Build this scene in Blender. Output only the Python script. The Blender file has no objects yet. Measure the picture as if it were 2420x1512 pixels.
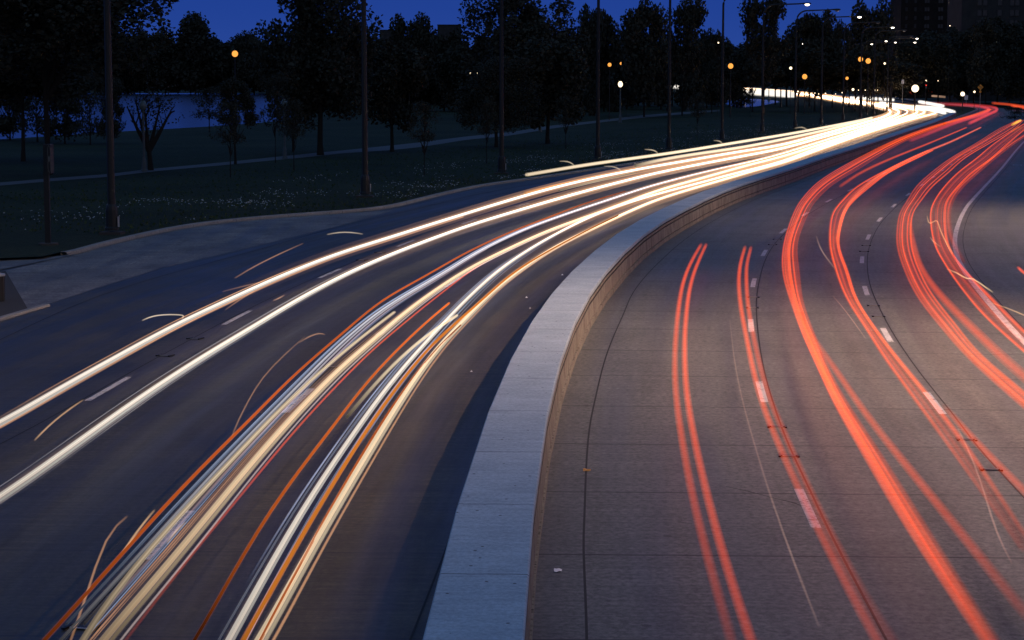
import bpy, bmesh, math, random
from mathutils import Vector, Matrix
random.seed(7)
SC = bpy.context.scene
COL = SC.collection

# ------------------------------------------------------------------ camera
EYE = 6.8                      # eye height of the footbridge above the road
F, PW, PH = 4850.0, 2419.0, 1512.0
PITCH = math.atan((756 - 195) / F)
cam = bpy.data.cameras.new("camera")
cam.sensor_width = 36.0
cam.lens = F / PW * 36.0
cam.clip_start = 0.5
cam.clip_end = 30000
cam_o = bpy.data.objects.new("camera", cam)
cam_o.location = (0, 0, EYE)
cam_o.rotation_euler = (math.pi / 2 - PITCH, 0, 0)
COL.objects.link(cam_o)
SC.camera = cam_o

# ------------------------------------------------------------------ sky (dusk, sun gone behind the viewer)
w = bpy.data.worlds.new("World")
SC.world = w
w.use_nodes = True
nt = w.node_tree
nt.nodes.clear()
sky = nt.nodes.new("ShaderNodeTexSky")
sky.sky_type = 'NISHITA'
sky.sun_disc = False
sky.sun_elevation = math.radians(-2.0)
sky.sun_rotation = math.radians(180)
sky.ozone_density = 6.0
sky.dust_density = 0.5
SKY_STRENGTH = 0.1
# blue-hour dome: deep blue low in front, paler overhead and towards the afterglow behind the viewer
tc = nt.nodes.new("ShaderNodeTexCoord")
sx = nt.nodes.new("ShaderNodeSeparateXYZ"); nt.links.new(tc.outputs["Generated"], sx.inputs[0])
def wramp(inp, stops):
    r = nt.nodes.new("ShaderNodeValToRGB")
    r.color_ramp.interpolation = 'EASE'
    r.color_ramp.elements[0].position, r.color_ramp.elements[0].color = stops[0][0], (*stops[0][1], 1)
    r.color_ramp.elements[1].position, r.color_ramp.elements[1].color = stops[-1][0], (*stops[-1][1], 1)
    for p, c in stops[1:-1]:
        e = r.color_ramp.elements.new(p); e.color = (*c, 1)
    nt.links.new(inp, r.inputs[0]); return r.outputs[0]
front = wramp(sx.outputs[2], [(0.0, (0.022, 0.063, 0.31)), (0.045, (0.014, 0.050, 0.285)), (0.35, (0.03, 0.075, 0.27)), (0.9, (0.077, 0.165, 0.315))])
back = wramp(sx.outputs[2], [(0.0, (0.20, 0.20, 0.28)), (0.3, (0.13, 0.185, 0.31)), (0.9, (0.077, 0.165, 0.315))])
mr = nt.nodes.new("ShaderNodeMapRange"); mr.inputs[1].default_value = 0.5; mr.inputs[2].default_value = -0.8
nt.links.new(sx.outputs[1], mr.inputs[0])
mx = nt.nodes.new("ShaderNodeMixRGB"); nt.links.new(mr.outputs[0], mx.inputs[0])
nt.links.new(front, mx.inputs[1]); nt.links.new(back, mx.inputs[2])
bg = nt.nodes.new("ShaderNodeBackground"); bg.inputs[1].default_value = SKY_STRENGTH
bg2 = nt.nodes.new("ShaderNodeBackground"); bg2.inputs[1].default_value = 1.0
ad = nt.nodes.new("ShaderNodeAddShader")
out = nt.nodes.new("ShaderNodeOutputWorld")
nt.links.new(sky.outputs[0], bg.inputs[0]); nt.links.new(mx.outputs[0], bg2.inputs[0])
nt.links.new(bg.outputs[0], ad.inputs[0]); nt.links.new(bg2.outputs[0], ad.inputs[1])
nt.links.new(ad.outputs[0], out.inputs[0])
SC.view_settings.view_transform = 'Standard'
SC.view_settings.look = 'None'
SC.view_settings.gamma = 1.0
SC.view_settings.exposure = 0.0
LAMP_W = 30000.0                # spot power of the added, unseen road lamps
cy = SC.cycles
cy.use_denoising = True
cy.transparent_max_bounces = 96
cy.max_bounces = 5
cy.diffuse_bounces = 2
cy.glossy_bounces = 2
cy.transmission_bounces = 2
cy.sample_clamp_indirect = 2.0
cy.caustics_reflective = False
cy.caustics_refractive = False

# ------------------------------------------------------------------ survey: points measured on the photograph, put on the ground
def G(x, y, z=0.0):
    u = (x - PW / 2) / F
    v = (y - PH / 2) / F
    d = (u, math.cos(PITCH) - v * math.sin(PITCH), -math.sin(PITCH) - v * math.cos(PITCH))
    t = (z - EYE) / d[2]
    return Vector((d[0] * t, d[1] * t, z))

def at(x, y, Y):
    """point of the line of sight through (x, y) that stands Y metres ahead"""
    u = (x - PW / 2) / F
    v = (y - PH / 2) / F
    d = (u, math.cos(PITCH) - v * math.sin(PITCH), -math.sin(PITCH) - v * math.cos(PITCH))
    t = Y / d[1]
    return Vector((d[0] * t, Y, EYE + d[2] * t))

def catmull(P, steps):
    out = []
    n = len(P)
    for i in range(n - 1):
        p0 = P[i - 1] if i else P[0] * 2 - P[1]
        p1, p2 = P[i], P[i + 1]
        p3 = P[i + 2] if i + 2 < n else P[-1] * 2 - P[-2]
        k = max(2, steps(p1, p2))
        for j in range(k):
            t = j / k
            a = (p1 * 2 + (p2 - p0) * t + (p0 * 2 - p1 * 5 + p2 * 4 - p3) * t * t + (p1 * 3 - p0 - p2 * 3 + p3) * t ** 3) * 0.5
            out.append((a, i + t))
    out.append((P[-1].copy(), n - 1.0))
    return out

def smooth(P, n):
    for _ in range(n):
        Q = [p.copy() for p in P]
        for i in range(1, len(P) - 1):
            Q[i] = (P[i - 1] + P[i] * 2 + P[i + 1]) * 0.25
        P = Q
    return P

def curve(pts, z=0.0, step=None, sm=4):
    """smooth ground curve through measured points; returns points and their parameter"""
    zs = z if isinstance(z, (list, tuple)) else [z] * len(pts)
    P = [G(x, y, zz) for (x, y), zz in zip(pts, zs)]
    st = step or (lambda a, b: int((b - a).length / max(1.2, min(a.y, b.y) * 0.02)))
    R = catmull(P, st)
    Q = smooth([r[0] for r in R], sm)
    return Q, [r[1] for r in R]

# ------------------------------------------------------------------ mesh helpers
class MB:
    def __init__(self):
        self.v = []; self.f = []; self.uv = []; self.col = []; self.mi = []
    def add(self, vs, fs, uvs=None, cols=None, mi=0):
        b = len(self.v)
        self.v += [tuple(p) for p in vs]
        for f in fs:
            self.f.append(tuple(b + i for i in f)); self.mi.append(mi)
        self.uv += uvs if uvs else [(p[0], p[1]) for p in vs]
        self.col += cols if cols else [(1, 1, 1, 1)] * len(vs)
    def box(self, c, s, rz=0.0, taper=1.0, mi=0):
        x, y, z = s[0] / 2, s[1] / 2, s[2] / 2
        vs = []
        cr, sr = math.cos(rz), math.sin(rz)
        for dz, k in ((-z, 1.0), (z, taper)):
            for dx, dy in ((-x, -y), (x, -y), (x, y), (-x, y)):
                a, b = dx * k, dy * k
                vs.append((c[0] + a * cr - b * sr, c[1] + a * sr + b * cr, c[2] + dz))
        self.add(vs, [(3, 2, 1, 0), (4, 5, 6, 7), (0, 1, 5, 4), (1, 2, 6, 5), (2, 3, 7, 6), (3, 0, 4, 7)], mi=mi)
    def tube(self, P, R, n=8, cols=None, caps=True, mi=0):
        rs = R if isinstance(R, (list, tuple)) else [R] * len(P)
        vs = []; cc = []; uv = []
        up0 = Vector((0, 0, 1)); s = 0.0
        for i, p in enumerate(P):
            t = (P[min(i + 1, len(P) - 1)] - P[max(i - 1, 0)]).normalized()
            if abs(t.z) > 0.95:
                a = Vector((1, 0, 0))
            else:
                a = up0
            e1 = t.cross(a).normalized(); e2 = e1.cross(t).normalized()
            if i: s += (p - P[i - 1]).length
            for k in range(n):
                g = 2 * math.pi * k / n
                vs.append(p + e1 * (math.cos(g) * rs[i]) + e2 * (math.sin(g) * rs[i]))
                cc.append(cols[i] if cols else (1, 1, 1, 1)); uv.append((s, k / n))
        fs = []
        for i in range(len(P) - 1):
            for k in range(n):
                k2 = (k + 1) % n
                fs.append((i * n + k, i * n + k2, (i + 1) * n + k2, (i + 1) * n + k))
        if caps:
            fs.append(tuple(range(n - 1, -1, -1)))
            m = (len(P) - 1) * n
            fs.append(tuple(m + k for k in range(n)))
        self.add(vs, fs, uv, cc, mi)
    def lathe(self, c, prof, n=16, mi=0):
        vs = []; fs = []
        for r, z in prof:
            for k in range(n):
                g = 2 * math.pi * k / n
                vs.append((c[0] + r * math.cos(g), c[1] + r * math.sin(g), c[2] + z))
        m = len(prof)
        for i in range(m - 1):
            for k in range(n):
                k2 = (k + 1) % n
                fs.append((i * n + k, i * n + k2, (i + 1) * n + k2, (i + 1) * n + k))
        fs.append(tuple(range(n - 1, -1, -1))); fs.append(tuple((m - 1) * n + k for k in range(n)))
        self.add(vs, fs, mi=mi)
    def ribbon(self, L, Rr, uvl=None, uvr=None):
        n = len(L)
        vs = list(L) + list(Rr)
        fs = [(i, n + i, n + i + 1, i + 1) for i in range(n - 1)]
        self.add(vs, fs, (uvl + uvr) if uvl else None)
    def build(self, name, mats, parent=None, smooth_shade=False, colattr=False):
        me = bpy.data.meshes.new(name)
        me.from_pydata(self.v, [], self.f)
        mats = mats if isinstance(mats, (list, tuple)) else [mats]
        for m in mats:
            me.materials.append(m)
        if len(mats) > 1:
            me.polygons.foreach_set("material_index", self.mi)
        lay = me.uv_layers.new(name="UVMap")
        idx = [0] * len(me.loops)
        me.loops.foreach_get("vertex_index", idx)
        flat = []
        for i in idx:
            flat += self.uv[i]
        lay.data.foreach_set("uv", flat)
        if colattr:
            at_ = me.attributes.new("glow", 'FLOAT_COLOR', 'POINT')
            fc = []
            for c in self.col: fc += c
            at_.data.foreach_set("color", fc)
        if smooth_shade:
            me.polygons.foreach_set("use_smooth", [True] * len(me.polygons))
        me.update()
        o = bpy.data.objects.new(name, me)
        COL.objects.link(o)
        if parent: o.parent = parent
        return o

def tag(o, label=None, cat=None, group=None, kind=None):
    if label: o["label"] = label
    if cat: o["category"] = cat
    if group: o["group"] = group
    if kind: o["kind"] = kind
    return o

def empty(name, loc, rz=0.0):
    o = bpy.data.objects.new(name, None)
    o.empty_display_size = 0.3
    o.location = loc
    o.rotation_euler = (0, 0, rz)
    COL.objects.link(o)
    return o

def copy_tree(o, parent=None):
    c = o.copy()
    COL.objects.link(c)
    c.parent = parent
    for ch in list(o.children):
        copy_tree(ch, c)
    return c

# ------------------------------------------------------------------ materials
def mat(name, base, rough=0.7, spec=0.3, metal=0.0):
    m = bpy.data.materials.new(name)
    m.use_nodes = True
    b = m.node_tree.nodes["Principled BSDF"]
    b.inputs["Base Color"].default_value = (*base, 1)
    b.inputs["Roughness"].default_value = rough
    b.inputs["Specular IOR Level"].default_value = spec
    b.inputs["Metallic"].default_value = metal
    return m

def nodes(m):
    t = m.node_tree
    return t, t.nodes, t.links, t.nodes["Principled BSDF"]

def noise(t, vec, scale, detail=4, rough=0.6, stretch=None):
    if stretch:
        mp = t.nodes.new("ShaderNodeMapping")
        mp.inputs["Scale"].default_value = stretch
        t.links.new(vec, mp.inputs[0]); vec = mp.outputs[0]
    n = t.nodes.new("ShaderNodeTexNoise")
    n.inputs["Scale"].default_value = scale
    n.inputs["Detail"].default_value = detail
    n.inputs["Roughness"].default_value = rough
    t.links.new(vec, n.inputs["Vector"])
    return n.outputs["Fac"]

def ramp(t, fac, stops):
    r = t.nodes.new("ShaderNodeValToRGB")
    r.color_ramp.elements[0].position = stops[0][0]
    r.color_ramp.elements[0].color = (*stops[0][1], 1)
    r.color_ramp.elements[1].position = stops[-1][0]
    r.color_ramp.elements[1].color = (*stops[-1][1], 1)
    for p, c in stops[1:-1]:
        e = r.color_ramp.elements.new(p); e.color = (*c, 1)
    t.links.new(fac, r.inputs[0])
    return r.outputs[0]

def mixc(t, kind, a, b, fac=1.0):
    m = t.nodes.new("ShaderNodeMixRGB")
    m.blend_type = kind
    if isinstance(fac, float): m.inputs[0].default_value = fac
    else: t.links.new(fac, m.inputs[0])
    for s, i in ((a, 1), (b, 2)):
        if isinstance(s, tuple): m.inputs[i].default_value = (*s, 1)
        else: t.links.new(s, m.inputs[i])
    return m.outputs[0]

def math_n(t, op, a, b=None):
    m = t.nodes.new("ShaderNodeMath"); m.operation = op
    for s, i in ((a, 0), (b, 1)):
        if s is None: continue
        if isinstance(s, (int, float)): m.inputs[i].default_value = s
        else: t.links.new(s, m.inputs[i])
    return m.outputs[0]

def bump(t, bsdf, h, strength=0.3, dist=0.02):
    b = t.nodes.new("ShaderNodeBump")
    b.inputs["Strength"].default_value = strength
    b.inputs["Distance"].default_value = dist
    t.links.new(h, b.inputs["Height"])
    t.links.new(b.outputs[0], bsdf.inputs["Normal"])

def line_mask(t, coord, period, width, phase=0.0):
    """1 inside a line of the given width every period metres"""
    a = math_n(t, 'DIVIDE', math_n(t, 'ADD', coord, phase), period)
    fr = math_n(t, 'FRACT', a)
    d = math_n(t, 'ABSOLUTE', math_n(t, 'SUBTRACT', fr, 0.5))
    return math_n(t, 'GREATER_THAN', d, 0.5 - width / period / 2)

def road_mat(name, dark, light, joint, period, rough, wear=0.5):
    m = mat(name, light, rough, 0.35)
    t, N, L, B = nodes(m)
    uv = N.new("ShaderNodeUVMap"); uv.uv_map = "UVMap"
    sp = N.new("ShaderNodeSeparateXYZ"); L.new(uv.outputs[0], sp.inputs[0])
    n1 = noise(t, uv.outputs[0], 0.22, 5)
    n2 = noise(t, uv.outputs[0], 9.0, 6, 0.75)
    n3 = noise(t, uv.outputs[0], 1.0, 6, 0.75, (7.5, 0.3, 1))      # scoring across the lanes
    n4 = noise(t, uv.outputs[0], 1.0, 4, 0.6, (0.05, 1.3, 1))      # tyre-polished bands along the lanes
    c = ramp(t, n1, [(0.3, dark), (0.7, light)])
    c = mixc(t, 'MULTIPLY', c, ramp(t, n2, [(0.36, (0.45, 0.45, 0.45)), (0.64, (1.5, 1.48, 1.45))]))
    c = mixc(t, 'MULTIPLY', c, ramp(t, n3, [(0.38, (0.55, 0.55, 0.55)), (0.62, (1.45, 1.42, 1.38))]), wear)
    c = mixc(t, 'MULTIPLY', c, ramp(t, n4, [(0.32, (0.66, 0.66, 0.68)), (0.68, (1.15, 1.14, 1.12))]), wear)
    n5 = noise(t, uv.outputs[0], 1.0, 6, 0.72, (0.35, 0.9, 1))     # old stains
    c = mixc(t, 'MULTIPLY', c, ramp(t, n5, [(0.5, (1, 1, 1)), (0.62, (0.5, 0.5, 0.5))]), wear * 0.8)
    n6 = noise(t, uv.outputs[0], 1.0, 5, 0.8, (0.6, 0.6, 1))
    cr_ = math_n(t, 'LESS_THAN', math_n(t, 'ABSOLUTE', math_n(t, 'SUBTRACT', n6, 0.5)), 0.0022)
    c = mixc(t, 'MIX', c, joint, math_n(t, 'MULTIPLY', cr_, 0.55 * wear))   # hair cracks
    # oil drops and tar spots
    vo = N.new("ShaderNodeTexVoronoi"); vo.inputs["Scale"].default_value = 0.55
    L.new(uv.outputs[0], vo.inputs["Vector"])
    sp_ = math_n(t, 'LESS_THAN', vo.outputs["Distance"], 0.045)
    c = mixc(t, 'MIX', c, joint, math_n(t, 'MULTIPLY', sp_, 0.6))
    wob = noise(t, uv.outputs[0], 1.3, 3)
    u2 = math_n(t, 'ADD', sp.outputs[0], math_n(t, 'MULTIPLY', wob, 0.05))
    j = line_mask(t, u2, period, 0.065)
    c = mixc(t, 'MIX', c, joint, math_n(t, 'MULTIPLY', j, 0.97))
    L.new(c, B.inputs["Base Color"])
    r = ramp(t, n4, [(0.3, (rough - 0.12,) * 3), (0.7, (rough + 0.1,) * 3)])
    L.new(r, B.inputs["Roughness"])
    bump(t, B, math_n(t, 'ADD', n2, math_n(t, 'MULTIPLY', n3, 0.8)), 0.35, 0.012)
    return m

M = {}
M['road_left'] = road_mat("dark_worn_concrete", (0.033, 0.029, 0.017), (0.056, 0.048, 0.027), (0.008, 0.008, 0.008), 4.6, 0.5, 1.0)
M['road_right'] = road_mat("grey_concrete", (0.093, 0.097, 0.090), (0.128, 0.135, 0.125), (0.008, 0.008, 0.008), 4.6, 0.6, 0.5)
M['apron'] = road_mat("pale_concrete", (0.09, 0.085, 0.08), (0.21, 0.20, 0.185), (0.02, 0.02, 0.02), 5.5, 0.65, 1.0)
M['joint'] = mat("tar_joint_and_groove_shade", (0.012, 0.012, 0.012), 0.7)  # also colours the wall's groove recesses dark, as painted shade

def paint_mat():
    m = mat("worn_white_paint", (0.75, 0.75, 0.73), 0.6)
    t, N, L, B = nodes(m)
    g = N.new("ShaderNodeNewGeometry")
    n = noise(t, g.outputs["Position"], 14, 6, 0.75)
    n2 = noise(t, g.outputs["Position"], 2.2, 4, 0.7)
    k = math_n(t, 'ADD', n, math_n(t, 'MULTIPLY', n2, 0.6))
    L.new(ramp(t, k, [(0.66, (0.13, 0.13, 0.125)), (0.78, (0.46, 0.46, 0.47))]), B.inputs["Base Color"])
    return m
M['paint'] = paint_mat()

def wall_mat(name, a, b, top=False):
    m = mat(name, a, 0.85, 0.2)
    t, N, L, B = nodes(m)
    uv = N.new("ShaderNodeUVMap"); uv.uv_map = "UVMap"
    sp = N.new("ShaderNodeSeparateXYZ"); L.new(uv.outputs[0], sp.inputs[0])
    n1 = noise(t, uv.outputs[0], 0.7, 5)
    n2 = noise(t, uv.outputs[0], 14, 6, 0.75)
    c = ramp(t, n1, [(0.3, a), (0.7, b)])
    c = mixc(t, 'MULTIPLY', c, ramp(t, n2, [(0.28, (0.66, 0.66, 0.66)), (0.72, (1.15, 1.15, 1.15))]))
    if top:
        n3 = noise(t, uv.outputs[0], 1.0, 5, 0.75, (7, 1.2, 1))
        c = mixc(t, 'MULTIPLY', c, ramp(t, n3, [(0.3, (0.82, 0.8, 0.8)), (0.65, (1.06, 1.06, 1.06))]))
        pit = N.new("ShaderNodeTexVoronoi"); pit.inputs["Scale"].default_value = 3.2
        L.new(uv.outputs[0], pit.inputs["Vector"])
        c = mixc(t, 'MIX', c, (0.05, 0.05, 0.05), math_n(t, 'LESS_THAN', pit.outputs["Distance"], 0.075))
        wob = noise(t, uv.outputs[0], 2.0, 3)
        j = line_mask(t, math_n(t, 'ADD', sp.outputs[0], math_n(t, 'MULTIPLY', wob, 0.12)), 4.1, 0.03)
    else:
        n3 = noise(t, uv.outputs[0], 1.0, 6, 0.8, (5.5, 0.9, 1))     # run-down streaks
        c = mixc(t, 'MULTIPLY', c, ramp(t, n3, [(0.36, (0.3, 0.27, 0.25)), (0.52, (1, 1, 1))]))
        j = line_mask(t, math_n(t, 'ADD', sp.outputs[0], math_n(t, 'MULTIPLY', noise(t, uv.outputs[0], 0.12, 1), 5.0)), 2.6, 0.06)
    c = mixc(t, 'MIX', c, (0.035, 0.03, 0.028), math_n(t, 'MULTIPLY', j, 0.8))
    L.new(c, B.inputs["Base Color"])
    bump(t, B, n2, 0.5, 0.02)
    return m
M['wall'] = wall_mat("stained_tan_concrete", (0.24, 0.225, 0.18), (0.31, 0.29, 0.235))
M['coping'] = wall_mat("pale_coping_concrete", (0.33, 0.42, 0.49), (0.43, 0.53, 0.60), True)
M['kerb'] = wall_mat("kerb_concrete", (0.22, 0.215, 0.205), (0.32, 0.31, 0.29), True)

def lawn_mat():
    m = mat("lawn_grass", (0.035, 0.05, 0.02), 0.9, 0.1)
    t, N, L, B = nodes(m)
    g = N.new("ShaderNodeNewGeometry")
    n1 = noise(t, g.outputs["Position"], 0.07, 5)
    n2 = noise(t, g.outputs["Position"], 2.5, 6, 0.8)
    c = ramp(t, n1, [(0.3, (0.018, 0.024, 0.012)), (0.7, (0.036, 0.044, 0.022))])
    c = mixc(t, 'MULTIPLY', c, ramp(t, n2, [(0.3, (0.5, 0.5, 0.5)), (0.7, (1.4, 1.4, 1.4))]))
    L.new(c, B.inputs["Base Color"])
    bump(t, B, n2, 0.9, 0.15)
    return m
M['lawn'] = lawn_mat()
M['path'] = mat("grey_path_asphalt", (0.085, 0.085, 0.085), 0.85)
M['dirt'] = mat("bare_dirt", (0.045, 0.04, 0.035), 0.95)
M['black_paint'] = mat("black_pole_paint", (0.012, 0.012, 0.012), 0.5, 0.3)
M['bark'] = mat("dark_bark", (0.025, 0.021, 0.018), 0.9, 0.1)
M['post_grey'] = mat("grey_fluted_post", (0.07, 0.08, 0.08), 0.6)
M['metal'] = mat("galvanised_metal", (0.35, 0.35, 0.34), 0.45, 0.5, 0.3)
M['sign_white'] = mat("white_sign_face", (0.8, 0.8, 0.8), 0.5)
M['sign_black'] = mat("black_sign_print", (0.015, 0.015, 0.015), 0.5)
M['sign_amber'] = mat("amber_sign_face", (0.55, 0.25, 0.03), 0.5)
M['iron'] = mat("cast_iron", (0.02, 0.02, 0.022), 0.5, 0.4, 0.5)
M['reflector'] = mat("reflector_edges", (0.55, 0.5, 0.45), 0.3, 0.6, 0.4)

def leaf_mat(name, a, b):
    m = mat(name, a, 0.75, 0.15)
    t, N, L, B = nodes(m)
    oi = N.new("ShaderNodeNewGeometry")
    c = ramp(t, oi.outputs["Random Per Island"], [(0.0, a), (1.0, b)])
    L.new(c, B.inputs["Base Color"])
    return m
M['leaf'] = leaf_mat("dark_leaves", (0.030, 0.029, 0.02), (0.042, 0.040, 0.027))
M['flower'] = mat("white_clover", (0.30, 0.31, 0.30), 0.8)
M['tuft'] = leaf_mat("grass_tufts", (0.025, 0.04, 0.015), (0.05, 0.07, 0.025))

def water_mat():
    m = mat("lake_water", (0.01, 0.012, 0.02), 0.16, 0.6)
    t, N, L, B = nodes(m)
    g = N.new("ShaderNodeNewGeometry")
    n = noise(t, g.outputs["Position"], 0.5, 4, 0.6, (0.35, 1.2, 1))
    bump(t, B, n, 0.12, 0.1)
    return m
M['water'] = water_mat()

def brick_mat(name, a, b):
    m = mat(name, a, 0.9, 0.1)
    t, N, L, B = nodes(m)
    g = N.new("ShaderNodeNewGeometry")
    n = noise(t, g.outputs["Position"], 0.3, 5)
    L.new(ramp(t, n, [(0.3, a), (0.7, b)]), B.inputs["Base Color"])
    return m
M['brick'] = brick_mat("dark_brick", (0.013, 0.011, 0.010), (0.02, 0.017, 0.016))
M['limestone'] = brick_mat("grey_limestone", (0.032, 0.03, 0.03), (0.046, 0.044, 0.042))
M['glass'] = mat("dark_window_glass", (0.03, 0.032, 0.038), 0.15, 0.25)

def emit(name, col, s):
    m = bpy.data.materials.new(name); m.use_nodes = True
    t = m.node_tree; t.nodes.clear()
    e = t.nodes.new("ShaderNodeEmission")
    e.inputs[0].default_value = (*col, 1); e.inputs[1].default_value = s
    o = t.nodes.new("ShaderNodeOutputMaterial"); t.links.new(e.outputs[0], o.inputs[0])
    return m
M['lamp_white'] = emit("lit_white_lens", (1.0, 0.86, 0.7), 6.0)
M['lamp_sodium'] = emit("lit_sodium_globe", (1.0, 0.38, 0.07), 1.35)
M['lamp_warm'] = emit("lit_warm_globe", (1.0, 0.78, 0.5), 2.5)
M['lamp_red'] = emit("lit_red_lens", (1.0, 0.05, 0.03), 1.5)
M['lit_window'] = emit("lit_window_pane", (1.0, 0.9, 0.75), 2.0)
M['lens_off'] = mat("unlit_lens", (0.12, 0.13, 0.14), 0.3, 0.5)
M['globe_off'] = mat("unlit_frosted_globe", (0.10, 0.13, 0.13), 0.4, 0.5)

def trail_mat(name, additive, through=1.0):
    m = bpy.data.materials.new(name); m.use_nodes = True
    t = m.node_tree; t.nodes.clear()
    a = t.nodes.new("ShaderNodeAttribute"); a.attribute_name = "glow"
    e = t.nodes.new("ShaderNodeEmission"); e.inputs[1].default_value = 1.0
    t.links.new(a.outputs["Color"], e.inputs[0])
    o = t.nodes.new("ShaderNodeOutputMaterial")
    if additive:
        tr = t.nodes.new("ShaderNodeBsdfTransparent"); tr.inputs[0].default_value = (through, through, through, 1)
        ad = t.nodes.new("ShaderNodeAddShader")
        t.links.new(e.outputs[0], ad.inputs[0]); t.links.new(tr.outputs[0], ad.inputs[1])
        t.links.new(ad.outputs[0], o.inputs[0])
    else:
        t.links.new(e.outputs[0], o.inputs[0])
    return m
M['trail_soft'] = trail_mat("soft_light", True)
M['trail_red'] = trail_mat("soft_red_light", True, 0.98)
M['trail_core'] = trail_mat("solid_light", False)

# ================================================================== GROUND, ROADS
BASE = [(1240, 1800), (1246, 1620), (1250, 1512), (1257, 1420), (1272, 1247), (1291, 1105), (1308, 1018), (1328, 923), (1355, 856), (1375, 805), (1401, 754),
        (1440, 700), (1477, 656), (1511, 619), (1558, 578), (1612, 546), (1685, 504), (1769, 467), (1874, 430), (1942, 402.5),
        (2040, 367), (2131, 333), (2212.6, 301), (2256.6, 279), (2285, 266)]
base_c, _ = curve(BASE, 0.0, lambda a, b: int((b - a).length / 1.5), 30)
base_s = [0.0]
for i in range(1, len(base_c)):
    base_s.append(base_s[-1] + (base_c[i] - base_c[i - 1]).length)

def normal_at(C, i):
    t = (C[min(i + 1, len(C) - 1)] - C[max(i - 1, 0)]); t.z = 0; t.normalize()
    return Vector((t.y, -t.x, 0))          # to the right of the direction of travel

def offs(C, d, z=None):
    out = []
    for i, p in enumerate(C):
        q = p + normal_at(C, i) * d
        if z is not None: q.z = z
        out.append(q)
    return out

# ground sheet to the horizon
b = MB()
b.add([(-14000, -300, -0.9), (14000, -300, -0.9), (14000, 16000, -0.9), (-14000, 16000, -0.9)], [(0, 1, 2, 3)])
tag(b.build("ground", M['lawn']), kind="structure")

def sweep_sheet(name, m, o0, o1, z, nseg=8):
    b = MB()
    rows = []
    for k in range(nseg + 1):
        d = o0 + (o1 - o0) * k / nseg
        rows.append((d, offs(base_c, d, z)))
    for (da, A), (db, Bq) in zip(rows, rows[1:]):
        b.ribbon(A, Bq, [(s, da) for s in base_s], [(s, db) for s in base_s])
    return tag(b.build(name, m), kind="structure")

road_l = sweep_sheet("road_northbound", M['road_left'], -34, -0.6, 0.0, 10)
road_r = sweep_sheet("road_southbound", M['road_right'], -0.6, 21, 0.0, 8)
road_l.name = "left_road"; road_r.name = "right_road"

def poly(name, pts, z, m, kind="structure", zs=None):
    from mathutils.geometry import tessellate_polygon
    P = [G(x, y, z) for x, y in pts]
    b = MB()
    tris = tessellate_polygon([P])
    fs = []
    for t in tris:
        a, c, d = (P[i] for i in t)
        fs.append(t if (c - a).cross(d - a).z > 0 else (t[0], t[2], t[1]))
    b.add(P, fs, [(p.y, p.x) for p in P])
    return tag(b.build(name, m), kind=kind)

# far stretch, where both roads bend left
poly("far_road", [(2050, 300), (2118, 266), (2077, 259), (2009, 243.5), (1900, 228), (1900, 222), (2009, 224), (2104, 229.5), (2200, 238), (2300, 248), (2345, 253),
                  (2420, 262), (2430, 330), (2250, 345)], -0.012, M['road_right'])

# markings and joints, as parts of the roads
def strip(name, C, wd, z, m, parent):
    b = MB()
    b.ribbon(offs(C, -wd / 2, z), offs(C, wd / 2, z))
    return b.build(name, m, parent)

J1 = [(2150, 1620), (2094, 1512), (2050, 1430), (2009.6, 1352), (1972.4, 1284.6), (1942, 1220), (1908, 1146), (1881, 1092), (1854, 1034), (1820, 933.6), (1803, 869),
      (1793, 808), (1788, 757.7), (1786, 713.7), (1793, 666), (1806.7, 615.6), (1830, 575), (1854, 551), (1905, 509), (1964, 475), (2018, 448),
      (2064, 425), (2104, 405), (2137, 389), (2167, 374), (2192, 362), (2214, 351), (2260, 330), (2300, 311), (2330, 297.7), (2365, 280)]
J2 = [(2500, 1265), (2419, 1173), (2348, 1102), (2297, 1044.5), (2280, 1015), (2233, 954), (2185.5, 900), (2145, 842), (2111, 791.5), (2084, 741), (2060, 690),
      (2050, 649.5), (2048.5, 605.5), (2057, 571.6), (2077, 531), (2101, 504), (2122, 484), (2162, 453), (2199, 428), (2226, 407.6), (2253, 389), (2273, 374),
      (2293, 360), (2310, 350), (2347, 325), (2368, 311), (2400, 292)]
GUT = [(1388, 1620), (1386, 1512), (1384, 1420), (1377, 1288), (1380.5, 1237), (1384, 1112), (1392, 1011), (1406, 944), (1426, 859), (1446.5, 801.7), (1473.5, 741),
       (1494, 693), (1527.7, 649.5), (1561.5, 615.6), (1603.7, 577), (1654, 541), (1705, 511), (1790, 469), (1890, 433), (1958, 405)]
j1, _ = curve(J1, 0, None, 6)
j2, _ = curve(J2, 0, None, 6)
gu, _ = curve(GUT, 0, None, 2)
strip("lane_joint", j1, 0.035, 0.006, M['joint'], road_r)
strip("lane_joint", j2, 0.035, 0.006, M['joint'], road_r)
strip("gutter_joint", gu, 0.035, 0.006, M['joint'], road_r)
ED = [(2600, 960), (2500, 880), (2415.5, 805), (2375, 761), (2331, 710), (2293.8, 663), (2266.7, 622), (2256, 582), (2258, 548), (2280, 494), (2317.4, 450), (2364.8, 399), (2419, 335), (2470, 290)]
ed, _ = curve(ED, 0, None, 4)
strip("edge_line", ed, 0.2, 0.008, M['paint'], road_r)
ej = offs(ed, 0.34)
strip("edge_joint", ej, 0.03, 0.006, M['joint'], road_r)

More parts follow.
